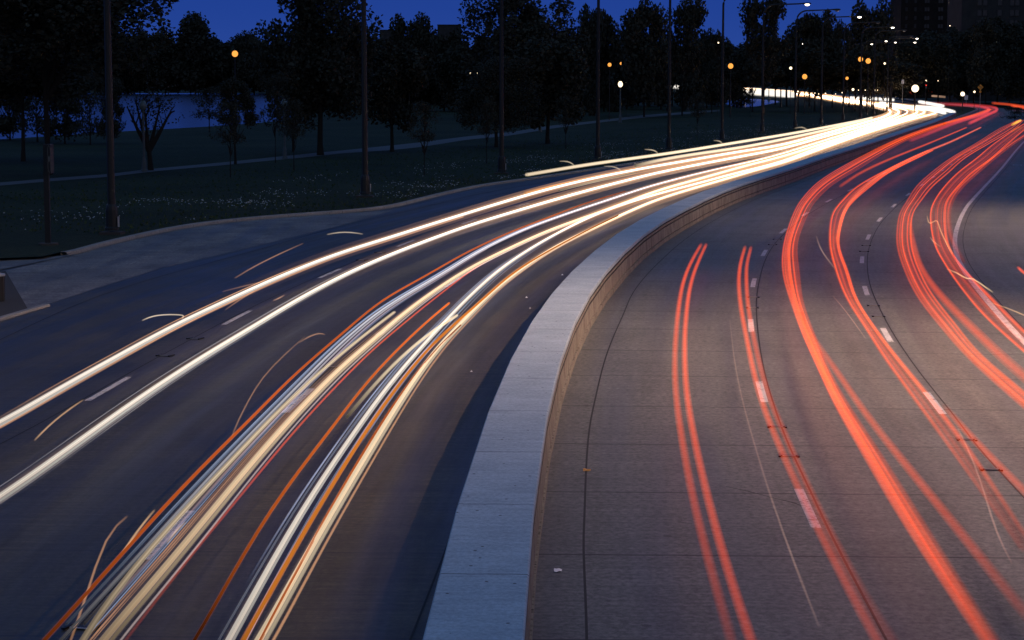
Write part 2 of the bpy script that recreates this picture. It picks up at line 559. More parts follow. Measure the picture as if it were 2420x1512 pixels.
def dash_line(C, off, phase, period, length, wd, parent, s_max):
    """painted dashes of the given length along the curve"""
    S = [0.0]
    for i in range(1, len(C)): S.append(S[-1] + (C[i] - C[i - 1]).length)
    def pos(s):
        for i in range(1, len(C)):
            if S[i] >= s:
                t = (s - S[i - 1]) / max(1e-6, S[i] - S[i - 1])
                p = C[i - 1].lerp(C[i], t); n = normal_at(C, i)
                return p, n
        return C[-1].copy(), normal_at(C, len(C) - 1)
    s = phase
    while s + length < min(S[-1], s_max):
        Lp, Rp = [], []
        n = 7
        for k in range(n):
            p, nn = pos(s + length * k / (n - 1))
            p = p + nn * off
            hw = wd / 2
            p.z = 0.008
            Lp.append(p - nn * hw); Rp.append(p + nn * hw)
        if s >= 0:
            bb = MB(); bb.ribbon(Lp, Rp); bb.build("lane_dash", M['paint'], parent)
        s += period

def s_of(C, pt):
    best = (1e9, 0); S = 0.0
    for i in range(1, len(C)):
        d = (C[i] - pt).length
        S += (C[i] - C[i - 1]).length
        if d < best[0]: best = (d, S)
    return best[1]

s1 = s_of(j1, G(1940, 1261))
dash_line(j1, -0.18, s1 % 12.5 - 0.0, 12.5, 3.05, 0.16, road_r, 320)
s2 = s_of(j2, G(2236, 985))
dash_line(j2, -0.2, s2 % 11.95, 11.95, 3.05, 0.16, road_r, 320)

# left road lines
LJ1 = [(-60, 1080), (0, 1050), (100, 1000), (196, 944), (294, 886), (372, 846), (440, 808), (521, 764), (588, 729), (700, 676), (756, 651), (808, 629),
       (937, 580), (980, 563), (1091, 527), (1127, 515), (1208, 489), (1330, 458), (1450, 431), (1600, 402), (1750, 374), (1900, 343), (2050, 304)]
LJ2 = [(160, 1512), (306, 1335), (428, 1212), (552, 1090), (654, 980), (722, 920), (800, 855), (900, 780), (1064, 666), (1081, 653), (1178, 599), (1211, 583), (1299, 544), (1331, 533),
       (1409, 503.5), (1440, 494), (1560, 462), (1700, 424), (1764, 404.5), (1900, 362), (2050, 315)]
lj1, _ = curve(LJ1, 0, None, 8)
lj2, _ = curve(LJ2, 0, None, 8)
strip("lane_joint", lj1, 0.03, 0.006, M['joint'], road_l)
strip("lane_joint", lj2, 0.03, 0.006, M['joint'], road_l)
sa = s_of(lj1, G(196, 946))
dash_line(lj1, 0.16, sa % 14.0, 14.0, 3.6, 0.15, road_l, 330)
sb = s_of(lj2, G(306, 1338))
dash_line(lj2, 0.1, sb % 13.2, 13.2, 3.4, 0.17, road_l, 330)
SHJ = [(-40, 822), (0, 803), (200, 712), (372, 655), (575, 600), (812, 533), (960, 500), (1138, 458), (1341, 421)]
sj, _ = curve(SHJ, 0, None, 4)
strip("shoulder_joint", sj, 0.04, 0.006, M['joint'], road_l)
GL = [(1000, 1560), (1040, 1450), (1110, 1252), (1166, 1080), (1212, 940), (1262, 830)]
gl, _ = curve(GL, 0, None, 3)
gl = offs(gl, -0.25)
strip("gutter_joint", gl, 0.03, 0.006, M['joint'], road_l)

cr, _ = curve([(1715, 1150), (1770, 1162), (1830, 1178), (1880, 1190), (1912, 1207), (1945, 1225), (1985, 1262), (2012, 1290)], 0, None, 0)
bb = MB()
rc = random.Random(4)
wv = [0.015 + 0.05 * abs(math.sin(i * 0.9)) * rc.random() for i in range(len(cr))]
bb.ribbon([q + Vector((0, wv[i], 0.005)) for i, q in enumerate(cr)], [q + Vector((0, -wv[i], 0.005)) for i, q in enumerate(cr)])
bb.build("crack", M['joint'], road_r)
# painted word on the turning lane at the right edge
def text_obj(name, txt, size, loc, rot, m, parent=None, extrude=0.0, sx=1.0, align='CENTER'):
    cu = bpy.data.curves.new(name, 'FONT')
    cu.body = txt; cu.size = size; cu.align_x = align; cu.align_y = 'CENTER'; cu.extrude = extrude
    o = bpy.data.objects.new(name, cu); COL.objects.link(o)
    dg = bpy.context.evaluated_depsgraph_get()
    me = bpy.data.meshes.new_from_object(o.evaluated_get(dg))
    bpy.data.objects.remove(o)
    bpy.data.curves.remove(cu)
    me.materials.clear(); me.materials.append(m)
    r = bpy.data.objects.new(name, me); COL.objects.link(r)
    r.location = loc; r.rotation_euler = rot; r.scale = (sx, 1, 1)
    if parent: r.parent = parent
    return r
p = G(2390, 390)
text_obj("road_word", "ONLY", 2.6, (p.x, p.y, 0.008), (0, 0, math.radians(-14)), M['paint'], road_r, 0, 0.42, 'LEFT')

# apron, sidewalk, kerbs, lawn -------------------------------------------------
KERB = [(158, 604), (189, 599.5), (237, 583), (304, 568), (440, 538), (588.6, 520), (740, 508), (895, 498), (969.5, 481), (1037, 464), (1138.7, 441), (1240, 427), (1341.6, 412), (1409, 402),
        (1511, 386), (1612, 369), (1793, 335), (1935, 307), (2040, 282), (2095, 271), (2118, 265)]
kc, _ = curve(KERB, 0, None, 3)
poly("apron", [(13.5, 639), (67.6, 731), (120, 716), (220, 683), (372, 636), (575, 588.6), (812, 531), (930, 497), (895, 499), (740, 509), (588, 521), (440, 539), (304, 569), (237, 584), (189, 600.5), (169, 603)], 0.006, M['apron'])
poly("sidewalk", [(-200, 622), (0, 611), (100, 607), (182, 601), (125, 612), (0, 637), (-200, 660)], 0.03, M['apron'])

def kerb(name, C, label, h=0.15, wd=0.28):
    b = MB()
    n = len(C)
    S = [0.0]
    for i in range(1, n): S.append(S[-1] + (C[i] - C[i - 1]).length)
    lines = [(0.0, -0.05), (0.0, h * 0.55), (-0.03, h), (-wd, h), (-wd, -0.05)]
    R = [offs(C, d, z) for d, z in lines]
    for k in range(len(R) - 1):
        b.ribbon(R[k + 1], R[k], [(s, k * 0.2 + 0.2) for s in S], [(s, k * 0.2) for s in S])
    return tag(b.build(name, M['kerb']), kind="structure")
kerb("kerb", kc, "")
k2, _ = curve([(-120, 800), (-30, 770), (0, 759), (40, 747), (80, 735), (118, 724)], 0, None, 2)
kerb("kerb", k2, "", 0.08, 0.2)
poly("dirt_corner", [(13.5, 640), (66, 730), (40, 742), (0, 754), (-150, 800), (-150, 660)], 0.06, M['dirt'])

# lawn: everything left of the kerb up to the lake shore
kl = offs(kc, -0.27, 0.13)
SHORE = [(-400, 352), (0, 329), (277, 311), (372, 306), (507, 298), (610, 290), (680, 281), (705, 262), (712, 240), (716, 221)]
sh, _ = curve(SHORE, 0.13, None, 2)
b = MB()
sh += [G(1000, 214, 0.13), G(1500, 212, 0.13)]
P = [G(-400, 640, 0.13), G(-200, 622, 0.13), G(0, 610, 0.13), G(100, 606, 0.13)] + kl + [G(2077, 259.5, 0.13), G(2009, 243, 0.13), G(1900, 229, 0.13), G(1700, 219, 0.13)] + sh[::-1]
from mathutils.geometry import tessellate_polygon
tr = tessellate_polygon([P])
b.add(P, [t if (P[t[1]] - P[t[0]]).cross(P[t[2]] - P[t[0]]).z > 0 else (t[0], t[2], t[1]) for t in tr])
sh = sh[:-2]; sk = [Vector((q.x + 0.1, q.y + 0.3, -0.8)) for q in sh]
b.ribbon(sh, sk)
tag(b.build("lawn", M['lawn']), kind="structure")

poly("lake", [(-600, 370), (0, 345), (640, 304), (720, 280), (720, 221), (636, 221.5), (473, 219), (277, 219), (-600, 219)], -0.35, M['water'])
poly("lagoon", [(1744, 256), (1790, 251), (1842, 241), (1835, 238), (1790, 234), (1735, 231), (1700, 240)], 0.16, M['water'])
poly("far_bank", [(-900, 219.5), (277, 219.5), (473, 219.5), (636, 222), (900, 221.5), (1560, 221.5), (1560, 205), (-900, 205)], -0.2, M['lawn'])
# island between the two roads and its kerb
poly("island", [(2226, 296), (2262, 280), (2300, 264), (2308, 258.5), (2296, 254), (2240, 247), (2172, 240), (2104, 232), (2009, 225.5), (2009, 226.5), (2104, 234), (2172, 242.5), (2227, 252), (2254, 267), (2240, 284)], 0.1, M['lawn'])
ik, _ = curve([(2232, 292), (2262, 279), (2295, 266), (2309, 258.5), (2298, 254), (2240, 246.5), (2172, 239), (2104, 231), (2009, 224.5)], 0.1, None, 2)
b = MB(); b.tube(ik, 0.3, 6); tag(b.build("island_kerb", M['kerb']), kind="structure")

# park path
PL = [(-100, 446), (0, 438.5), (135, 427), (254, 418), (338, 408), (406, 401), (541, 389), (643, 379), (748, 369), (812, 362), (919, 355), (1003, 346), (1105, 330), (1206, 320), (1308, 303), (1409, 290.5), (1511, 279), (1612, 270), (1700, 263)]
PU = [(-100, 438), (0, 431), (135, 420), (254, 411), (338, 401), (406, 394.5), (541, 382), (643, 371.5), (748, 361), (812, 355), (919, 344), (1003, 335), (1105, 322), (1206, 312), (1308, 296), (1409, 285), (1511, 273), (1612, 265), (1700, 259)]
a_, _ = curve(PL, 0.15, lambda a, b: 6, 2); c_, _ = curve(PU, 0.15, lambda a, b: 6, 2)
b = MB(); b.ribbon(c_, a_)
tag(b.build("path", M['path']), kind="structure")

# grass and clover, too many to count
def in_lawn_band(n, seed, ylo, yhi, clump):
    rnd = random.Random(seed); out = []
    while len(out) < n:
        i = rnd.randrange(8, len(kc) - 1)
        if kc[i].y > 330: continue
        d = -0.6 - rnd.random() ** 1.5 * yhi
        q = kc[i].lerp(kc[i - 1], rnd.random()) + normal_at(kc, i) * d
        if clump and (math.sin(q.x * 0.8) + math.sin(q.y * 0.45 + q.x * 0.3) + math.sin(q.x * 0.37 - q.y * 0.21)) * 0.5 + rnd.random() * 0.9 < 0.75: continue
        if (a_[0] - q).length < 2: continue
        out.append(Vector((q.x, q.y, 0.13)))
    return out
b = MB(); rnd = random.Random(3)
for q in in_lawn_band(1700, 5, 0, 14, True):
    r = rnd.uniform(0.022, 0.05); h = rnd.uniform(0.1, 0.22)
    vs = [q + Vector((-r, 0, h)), q + Vector((0, -r, h - 0.01)), q + Vector((r, 0, h)), q + Vector((0, r, h + 0.02)), q + Vector((0, 0, h + r)), q + Vector((0, 0, 0))]
    b.add(vs, [(0, 1, 4), (1, 2, 4), (2, 3, 4), (3, 0, 4)])
tag(b.build("clover", M['flower']), "white clover heads scattered in the lawn along the kerb", "clover", kind="stuff")
b = MB()
for q in in_lawn_band(9000, 9, 0, 26, False):
    g = rnd.uniform(0, 3.14); h = rnd.uniform(0.05, 0.13); wd = rnd.uniform(0.03, 0.07)
    e = Vector((math.cos(g), math.sin(g), 0)) * wd
    tip = Vector((rnd.uniform(-.05, .05), rnd.uniform(-.05, .05), h))
    b.add([q - e, q + e, q + e * 0.3 + tip, q - e * 0.6 + tip * 0.8], [(0, 1, 2, 3)])
tag(b.build("grass", M['tuft']), "short dark grass tufts on the lawn beside the road", "grass", kind="stuff")

# ================================================================== MEDIAN WALL
wall_root = empty("median_wall", (0, 0, 0))
tag(wall_root, "long curved concrete median wall with pale flat coping between the two roads", "wall")
# straight panels: sample the curve every ~6.5 m
idx = [0]
for i in range(1, len(base_c)):
    if base_s[i] - base_s[idx[-1]] >= 6.6 and base_c[i].y < 405: idx.append(i)
wc = [base_c[i].copy() for i in idx]
ws = [base_s[i] for i in idx]
def sweep_profile(prof, m, name, recess_shade=()):
    b = MB()
    R = [offs(wc, d, z) for d, z in prof]
    ll = [0.0]
    for (d0, z0), (d1, z1) in zip(prof, prof[1:]): ll.append(ll[-1] + math.hypot(d1 - d0, z1 - z0))
    for k in range(len(R) - 1):
        # hard corners: own vertices per strip
        b.ribbon(R[k + 1], R[k], [(s, ll[k + 1]) for s in ws], [(s, ll[k]) for s in ws])
        if k in recess_shade:  # groove recess strips take the dark material: shade put into the colour
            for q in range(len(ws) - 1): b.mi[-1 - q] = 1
    n = len(prof)
    for e in (0, -1):
        vs = [R[k][e] for k in range(n)]
        b.add(vs, [tuple(range(n)) if e else tuple(range(n - 1, -1, -1))])
    return b.build(name, [m, M['joint']] if recess_shade else m, wall_root)
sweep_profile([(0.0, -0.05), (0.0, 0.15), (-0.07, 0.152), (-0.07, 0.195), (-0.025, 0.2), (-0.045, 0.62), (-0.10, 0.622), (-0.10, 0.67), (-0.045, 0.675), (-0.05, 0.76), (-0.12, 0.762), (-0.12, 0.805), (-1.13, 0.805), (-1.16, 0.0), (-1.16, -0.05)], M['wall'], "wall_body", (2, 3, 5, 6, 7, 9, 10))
sweep_profile([(-0.06, 0.807), (-0.035, 0.83), (-0.035, 0.93), (-0.055, 0.95), (-1.09, 0.95), (-1.11, 0.93), (-1.11, 0.83), (-1.08, 0.807)], M['coping'], "coping")

# ================================================================== LIGHT TRAILS
WHITE = (1.0, 0.93, 0.84); CREAM = (1.0, 0.79, 0.54); ORANGE = (1.0, 0.30, 0.035); AMBER = (1.0, 0.45, 0.06)
RED = (0.95, 0.088, 0.008); BLUE = (0.42, 0.5, 0.72); TAN = (0.85, 0.42, 0.2); DEEP = (1.0, 0.10, 0.03)

def far_gain(p):
    return 1.0 + max(0.0, p.y - 60) / 210.0

def strand(b, pts, z, rad, color, bright, core=0.0, shells=3, jit=0.0, n=6, grow=True, sm=6, lat=0.0, dz=0.0):
    """one streak of light: nested soft tubes, brighter towards the axis, and for head lamps a solid heart"""
    C, par = curve(pts, z, None, sm)
    bl = bright if isinstance(bright, (list, tuple)) else [bright] * len(pts)
    def br(t):
        i = min(int(t), len(bl) - 2); f = t - i
        return bl[i] * (1 - f) + bl[i + 1] * f
    B_ = [br(t) for t in par]
    ph = random.uniform(0, 50)
    B_ = [v * (1 + jit * (0.6 * math.sin(ph + i * 0.31) + 0.4 * math.sin(ph * 2 + i * 0.83))) for i, v in enumerate(B_)]
    if lat or dz:
        C = [c + Vector((0, 0, dz)) for c in offs(C, lat)]
    if len(C) > 500:
        C = C[::2]; B_ = B_[::2]
    for k in range(shells):
        f = (1.0, 0.68, 0.38)[k] if shells == 3 else (1.0, 0.55)[k] if shells == 2 else 1.0
        rs = [rad * f * (far_gain(p) if grow else 1.0) for p in C]
        q = 1.0 / (2 * shells)
        cols = [(color[0] * v * q, color[1] * v * q, color[2] * v * q, 1) for v in B_]
        b.tube(C, rs, n, cols, False, 0)
    if core:
        rs = [rad * 0.62 * (far_gain(p) if grow else 1.0) for p in C]
        cols = [(color[0] * v * core, color[1] * v * core, color[2] * v * core, 1) for v in B_]
        b.tube(C, rs, n, cols, True, 1)

def trail(b, label, group=None, cat="light trail"):
    o = b.build("light_trail", [M['trail_red'] if group and group.startswith("red") else M['trail_soft'], M['trail_core']], None, True, True)
    return tag(o, label, cat, group)

def band(rows, n, z, color, bright, seed, rad=None, ends=None, groupz=0.0, **kw):
    """a bundle of streaks between the measured left and right edge of a trail"""
    rnd = random.Random(seed); b = MB()
    for k in range(n):
        t = (k + 0.5) / n + rnd.uniform(-0.25, 0.25) / n
        pts = [(xl + (xr - xl) * t, y) for y, xl, xr in rows]
        zz = z
        g = rnd.choice((0.35, 0.6, 1.0, 1.5, 1.9))
        bl = [v * g for v in bright] if isinstance(bright, (list, tuple)) else bright * g
        i0 = 0; i1 = len(pts)
        if ends and rnd.random() < ends[0]:
            i0 = rnd.randint(0, ends[1])
        pp = pts[i0:i1]; bb_ = bl[i0:i1] if isinstance(bl, list) else bl
        Y = G(*pts[len(pts) // 2]).y
        r = rad if rad else 0.5 * (rows[0][2] - rows[0][1]) * G(rows[0][1], rows[0][0], z).y / F
        strand(b, pp, zz, r, color, bb_, 0.0, 3, 0.10, 6, False)
    return b

# --- red lamps, nearest lane: one car, two lamps of two streaks each
A1 = [(1656, 578), (1631, 622), (1614, 666), (1604, 720), (1596, 800), (1593.5, 880), (1598, 950), (1606, 1010), (1619, 1085), (1632, 1156), (1651, 1237), (1671, 1315), (1695, 1400), (1727, 1512), (1765, 1640)]
A2 = [(1668, 578), (1642, 636), (1627, 693), (1620, 758), (1617, 808), (1618, 876), (1623, 944), (1634, 1005), (1648, 1078), (1665, 1146), (1685, 1230), (1712, 1322), (1736, 1400), (1773, 1512), (1820, 1640)]
A3 = [(1760, 584), (1749, 622), (1745, 673), (1752.5, 741), (1766, 808), (1783, 893), (1803, 961), (1821, 1005), (1840.5, 1055), (1871, 1119), (1908, 1203.5), (1959, 1298), (2003, 1389.5), (2070.5, 1512), (2140, 1630)]
A4 = [(1774, 585), (1764, 622), (1763, 656), (1766, 714), (1774.5, 768), (1790, 842), (1806.7, 910), (1834, 984), (1847, 1005), (1871, 1068), (1908, 1149), (1949, 1237), (1993, 1318.5), (2043, 1416.6), (2108, 1512), (2180, 1620)]
for (S1, l1_), (S2, l2_), lab in (((A1, [.55, .8, .85, .8, .7, .62, .55, .5, .42, .36, .3, .26, .2, .12, .05]), (A2, [.6, .85, .95, .9, .85, .8, .74, .66, .6, .54, .48, .42, .38, .3, .18]), "left double red trail of the single car in the lane beside the wall"),
                             ((A3, [.55, .8, .85, .85, .8, .7, .62, .54, .48, .42, .36, .32, .28, .22, .12]), (A4, [.5, .7, .75, .7, .6, .5, .42, .38, .34, .3, .26, .22, .18, .1, .08, .05]), "right double red trail of the single car, running over the first dashed line")):
    b = MB()
    strand(b, S1, 0.85, 0.07, RED, [v * 1.0 for v in l1_], 0, 3, 0.06, 8, False)
    strand(b, S2, 0.85, 0.07, RED, [v * 1.0 for v in l2_], 0, 3, 0.06, 8, False)
    trail(b, lab, "red tail-lamp trails on the right road")

# --- red lamps, middle lane
R2L = [(257, 2334, 2352), (270.6, 2297, 2316), (291, 2224, 2250), (314.6, 2153, 2184), (338, 2097, 2131), (365, 2043, 2084), (399, 1979, 2030), (433, 1928, 1972), (473.6, 1891, 1928), (504, 1874, 1910),
       (572, 1852, 1884), (639, 1848, 1888), (707, 1866, 1895), (741, 1878, 1905), (808, 1903, 1931), (876, 1937, 1958), (944, 1964, 1995), (1011, 2003, 2040), (1068, 2037, 2080), (1156, 2084, 2134), (1301, 2175, 2225), (1474, 2290, 2330), (1620, 2390, 2430)]
fade2 = [.5, .55, .6, .6, .6, .55, .5, .48, .5, .52, .52, .5, .52, .55, .6, .6, .5, .45, .42, .36, .26, .15, .05]
b = band(R2L, 9, 0.85, RED, fade2, 21, 0.04)
strand(b, [(1893, 741), (1925, 808), (1978, 876), (2020, 944), (2069, 1011), (2116, 1068), (2186, 1156), (2305, 1301), (2380, 1400), (2440, 1470)], 0.85, 0.08, RED, [.1, .4, .5, .5, .45, .45, .42, .32, .2, .1], 0, 3, 0.05, 6, False)
trail(b, "wide red trail left of the middle lane, splitting in two near the bottom", "red tail-lamp trails on the right road")
R2R = [(355, 2190, 2206), (372, 2150, 2172), (406, 2082, 2104), (440, 2020, 2060), (473.6, 1986, 2020), (504, 1962, 1998), (571.6, 1957, 1982.5), (639, 1971, 2004.5), (707, 1998, 2025), (774.6, 2043, 2069), (842, 2082, 2120), (910, 2131, 2179), (977.6, 2179, 2233), (1068, 2246, 2300), (1153, 2307, 2355), (1300, 2410, 2450)]
b = band(R2R, 8, 0.85, RED, [.4, .5, .5, .5, .55, .55, .55, .52, .5, .45, .42, .34, .28, .2, .12, .05], 22, 0.042)
strand(b, [(2283.6, 301), (2195.7, 338), (2111, 372), (2036.7, 406), (1985, 440)], 0.85, 0.10, RED, [.7, .7, .6, .5, .3], 0, 3, 0.05, 6, False)
strand(b, [(2317, 301), (2246, 335), (2195.7, 355), (2111, 396), (2053.6, 433), (2009.6, 473.6), (1992, 504), (1975, 571)], 0.85, 0.11, (1.0, 0.15, 0.06), [.8, .85, .85, .8, .75, .7, .6, .4], 0, 3, 0.05, 6, False)
strand(b, [(2230, 960), (2267, 1000), (2324, 1068), (2415.5, 1153), (2500, 1240)], 0.85, 0.07, RED, [.1, .5, .5, .4, .3], 0, 3, 0.05, 6, False)
trail(b, "red trail right of the middle lane, fading over the second dashed line", "red tail-lamp trails on the right road")
# far part that bends left
for pts, lab in (([(2170, 246), (2230, 247), (2296, 249.5), (2325, 254), (2338, 259), (2320, 270), (2260, 289), (2150, 332)], "thin red trail curling left at the far bend of the right road, inner one"),
                 ([(2180, 243), (2260, 245), (2325, 250), (2352, 255), (2354, 261), (2335, 270), (2290, 291)], "thin red trail curling left at the far bend of the right road, outer one")):
    b = MB(); strand(b, pts, 0.85, 0.13, (1.0, 0.07, 0.07), [.1, .2, .35, .55, .7, .75, .6, .3][:len(pts)], 0, 3, 0.1, 6, True, 3)
    trail(b, lab, "red tail-lamp trails on the right road")

# --- red lamps, third lane
R3L = [(284, 2402, 2419), (304, 2358, 2400), (338, 2304, 2341), (372, 2246, 2284), (406, 2199, 2246), (440, 2162, 2206), (473.6, 2141.6, 2179), (504, 2123, 2158.5), (571.6, 2116, 2155), (639, 2135, 2174), (707, 2168.6, 2212), (774.6, 2223, 2267), (842, 2280, 2317), (910, 2356, 2405), (944, 2395, 2440), (1010, 2470, 2520)]
b = band(R3L, 9, 0.85, RED, [.6, .6, .62, .6, .58, .56, .55, .55, .55, .52, .5, .48, .48, .45, .4, .3], 23, 0.042)
strand(b, [(2145, 504), (2158, 578), (2179, 639), (2229.5, 707), (2297, 774.6), (2365, 842), (2415, 886), (2500, 955)], 0.85, 0.12, RED, [.2, .5, .6, .6, .6, .55, .5, .4], 0, 3, 0.06, 6, False)
trail(b, "broad red trail in the third lane, just right of the second dashed line", "red tail-lamp trails on the right road")
R3R = [(288, 2425, 2450), (304, 2398.6, 2425), (338, 2348, 2385), (372, 2307, 2348), (406, 2263, 2300.5), (440, 2229.5, 2266.7), (473.6, 2206, 2239.6), (504, 2195.7, 2234.6), (571.6, 2204, 2239.6), (622, 2229.5, 2266.7), (673, 2263, 2314), (741, 2317, 2381.7), (791.5, 2371.6, 2430), (860, 2450, 2520)]
b = band(R3R, 10, 0.85, (0.95, 0.085, 0.008), [.6, .62, .65, .65, .62, .6, .58, .56, .55, .52, .5, .48, .45, .4], 24, 0.04)
trail(b, "broad red tail-lamp trail beside the solid white edge line of the right road", "red tail-lamp trails on the right road")
b = band([(310, 2430, 2444), (338, 2385, 2400), (372, 2340, 2356), (406, 2300, 2316), (440, 2262, 2278), (473, 2240, 2254), (504, 2234, 2246), (560, 2240, 2252), (620, 2272, 2284)], 3, 0.85, RED, [.7, .75, .75, .7, .65, .6, .5, .35, .1], 25, 0.06)
trail(b, "narrow red trail just left of the white edge line, fading before the wiggly yellow streak", "red tail-lamp trails on the right road")
b = MB(); strand(b, [(2391, 295), (2401, 289.5), (2411, 284.5)], 0.9, 0.09, (1.0, 0.45, 0.08), [.7, 1.2, .9], 0.9, 2, 0, 6, True, 0)
tr_y = trail(b, "short yellow turn-lamp streak among the far red trails at the right edge", "small stray streaks of light")
b = MB(); strand(b, [(2345, 243.5), (2380, 246.5), (2415, 251), (2460, 257)], 0.85, 0.12, DEEP, .5, 0, 2, 0.1, 6, True, 0)
strand(b, [(2390, 250), (2425, 256)], 0.85, 0.12, DEEP, .6, 0, 2, 0.1, 6, True, 0)
trail(b, "faint red trail on the side street at the far right, behind the shrub", "red tail-lamp trails on the right road")
b = MB(); strand(b, [(2405, 632), (2425, 650), (2470, 690)], 0.85, 0.05, RED, .9, 0, 2, 0, 6, False, 0)
trail(b, "tiny red streak cut by the right edge of the picture", "red tail-lamp trails on the right road")

# --- white lamps, left road
FAR = [(1900, 222.5), (1800, 215.2), (1735, 211.0)]; FARZ = [1.3, 2.2, 2.9]
def cluster(b, pts, z, rad, color, bright, n, seed, core=1.0, soft=None):
    """one lamp of many passing cars: a sheaf of fine lines inside the radius, in a dim soft sleeve"""
    rnd = random.Random(seed)
    bl = bright if isinstance(bright, (list, tuple)) else [bright] * len(pts)
    for k in range(n):
        t = (k + 0.5) / n * 2 - 1
        g = rnd.uniform(0.5, 1.15) * (1 - 0.35 * t * t)
        cj = rnd.uniform(-0.05, 0.05)
        col = (color[0], max(0, color[1] * (1 + cj)), max(0, color[2] * (1 + 2 * cj)))
        strand(b, pts, z, rad * rnd.uniform(0.9, 1.5) / n * 1.25, col, [v * g for v in bl], core, 2, 0.05, 5, True, 6, t * rad * 0.8, rnd.uniform(-0.4, 0.4) * rad)
    strand(b, pts, z, rad * 1.25, soft or (0.9, 0.55, 0.32), [v * 0.22 for v in bl], 0, 3, 0.05, 6, True)
def white(pts, far, rad, color, bright, label, core=1.0, extra=None, bend=True, n=5, seed=1):
    b = MB()
    allp = pts + far + (FAR if bend else [])
    z = [0.68] * (len(pts) + len(far)) + (FARZ if bend else [])
    bl = list(bright) + [bright[-1] * 1.15] * (len(allp) - len(bright)) if isinstance(bright, (list, tuple)) else bright
    Ys = [G(x, y, zz).y for (x, y), zz in zip(allp, z)]
    bl = [v * (1.0 + min(2.0, max(0.0, Y - 70) / 105.0)) for v, Y in zip(bl, Ys)]
    cluster(b, allp, z, rad, color, bl, n, seed, core)
    strand(b, allp, z, rad * 3.0, (1.0, 0.52, 0.24), [v * 0.2 * min(1.0, max(0.0, Y - 55) / 70.0) for v, Y in zip(bl, Ys)], 0, 2, 0.03, 6, True)  # warm halo round the farther trail, added as a wide dim glowing tube
    for e in (extra or []):
        strand(b, *e)
    return trail(b, label, "head-lamp trails on the left road")

W1 = [(-90, 1043), (0, 1001), (135, 920), (270.6, 845.6), (406, 771), (541, 707), (676.5, 646), (812, 593.6), (902, 566.6), (1003, 534), (1095, 505.7), (1138.7, 482 + 10), (1240, 461.7), (1308, 443), (1409, 419), (1511, 399), (1556, 391), (1654, 374), (1752, 357)]
W1f = [(1801, 350), (1850, 341), (1950, 315), (2050, 287), (2090, 275), (2104, 265), (2094, 256), (2060, 247), (2009, 235)]
white(W1, W1f, 0.078, WHITE, [.55, .62, .75, .85, .9, 1.0, 1.1, 1.2, 1.25, 1.3, 1.35, 1.4], "long white head-lamp trail farthest left, first from the left kerb",
      1.0, [([(-90, 1056), (0, 1012), (135, 932), (270, 857), (406, 781), (541, 716), (676, 655), (812, 601), (902, 574), (1003, 541), (1095, 512)], 0.6, 0.03, TAN, .5, 0, 2, 0.1)])
W2 = [(-100, 1238), (0, 1176), (118, 1092), (243.5, 1000.5), (338, 933.6), (473.6, 845.6), (609, 764.5), (710, 703.6), (812, 649.5), (902, 609), (1003, 570), (1105, 533), (1199.5, 504), (1314.6, 470), (1409, 444), (1511, 418), (1556, 407), (1654, 387.5), (1752, 369)]
W2f = [(1850, 350), (1950, 322), (2050, 294), (2102, 278), (2124, 266), (2115, 258), (2080, 249), (2009, 236.5)]
white(W2, W2f, 0.078, WHITE, [.45, .5, .6, .7, .75, .85, .95, 1.05, 1.15, 1.2, 1.3, 1.35, 1.4], "long white head-lamp trail second from the left kerb, right of the first dashed line")
W3 = [(100, 1560), (179, 1474), (304, 1339), (423, 1207), (507, 1112), (615.6, 1000.5), (700, 915), (800, 815), (902, 730.6), (1003, 670), (1054, 640), (1138.7, 588.6), (1240, 541), (1341.6, 504), (1450, 468), (1556, 434), (1691, 400), (1764.6, 384)]
W3f = [(1850, 362), (1950, 331), (2050, 300), (2112, 280), (2144, 266), (2138, 259), (2100, 250), (2050, 243), (2009, 238)]
def sh_(P, dx, dy=0.0): return [(x + dx * (y - 195) / 700, y + dy * (y - 195) / 700) for x, y in P]
white(W3, W3f, 0.03, (0.8, 0.85, 1.0), [.0, .12, .22, .35, .45, .55, .65, .8, 1.0, 1.1, 1.2, 1.3, 1.35], "bluish white head-lamp trail of fine parallel streaks along the left of the middle lane", 0.6,
      [(sh_(W3[1:], -12), 0.68, 0.02, BLUE, [.1, .2, .3, .5, .6, .7, .9, 1.0, 1.1, 1.2, 1.2, 1.2, 1.2, 1.2, 1.2, 1.2, 1.2], 0.5, 2, 0.06),
       (sh_(W3[1:], 11), 0.68, 0.02, (.75, .68, .74), [.05, .15, .25, .4, .5, .65, .8, .9, 1., 1.1, 1.1, 1.1, 1.1, 1.1, 1.1, 1.1, 1.1], 0.5, 2, 0.06),
       (sh_(W3[1:12], 21), 0.68, 0.018, (.6, .4, .4), [.1, .25, .35, .4, .45, .5, .5, .5, .4, .3, .2], 0, 2, 0.06)])
OR = [(60, 1560), (108, 1512), (237, 1366), (338, 1251), (473.6, 1105), (582, 1000.5), (676.5, 903), (744, 842), (812, 785), (902, 710), (1003, 653), (1105, 595), (1206, 548), (1308, 509), (1375, 483), (1477, 452)]
b = MB()
strand(b, OR, 0.75, 0.03, (1.0, 0.19, 0.03), [.12, .2, .4, .55, .65, .75, .75, .75, .75, .8, .85, .85, .8, .75, .6, .4], 0.45, 2, 0.08)
trail(b, "orange side-lamp streak hugging the left of the bluish white trail", "head-lamp trails on the left road")
W4 = [(170, 1560), (203, 1491), (304, 1356), (406, 1237), (507, 1132.4), (629, 1000.5), (700, 930), (800, 842), (870, 785), (932, 738)]
b = MB(); cluster(b, W4, 0.68, 0.042, CREAM, [.25, .3, .45, .6, .7, .8, .85, .9, .95, .9], 3, 14, 0.8)
trail(b, "cream head-lamp trail that stops short left of the thick cream one", "head-lamp trails on the left road")
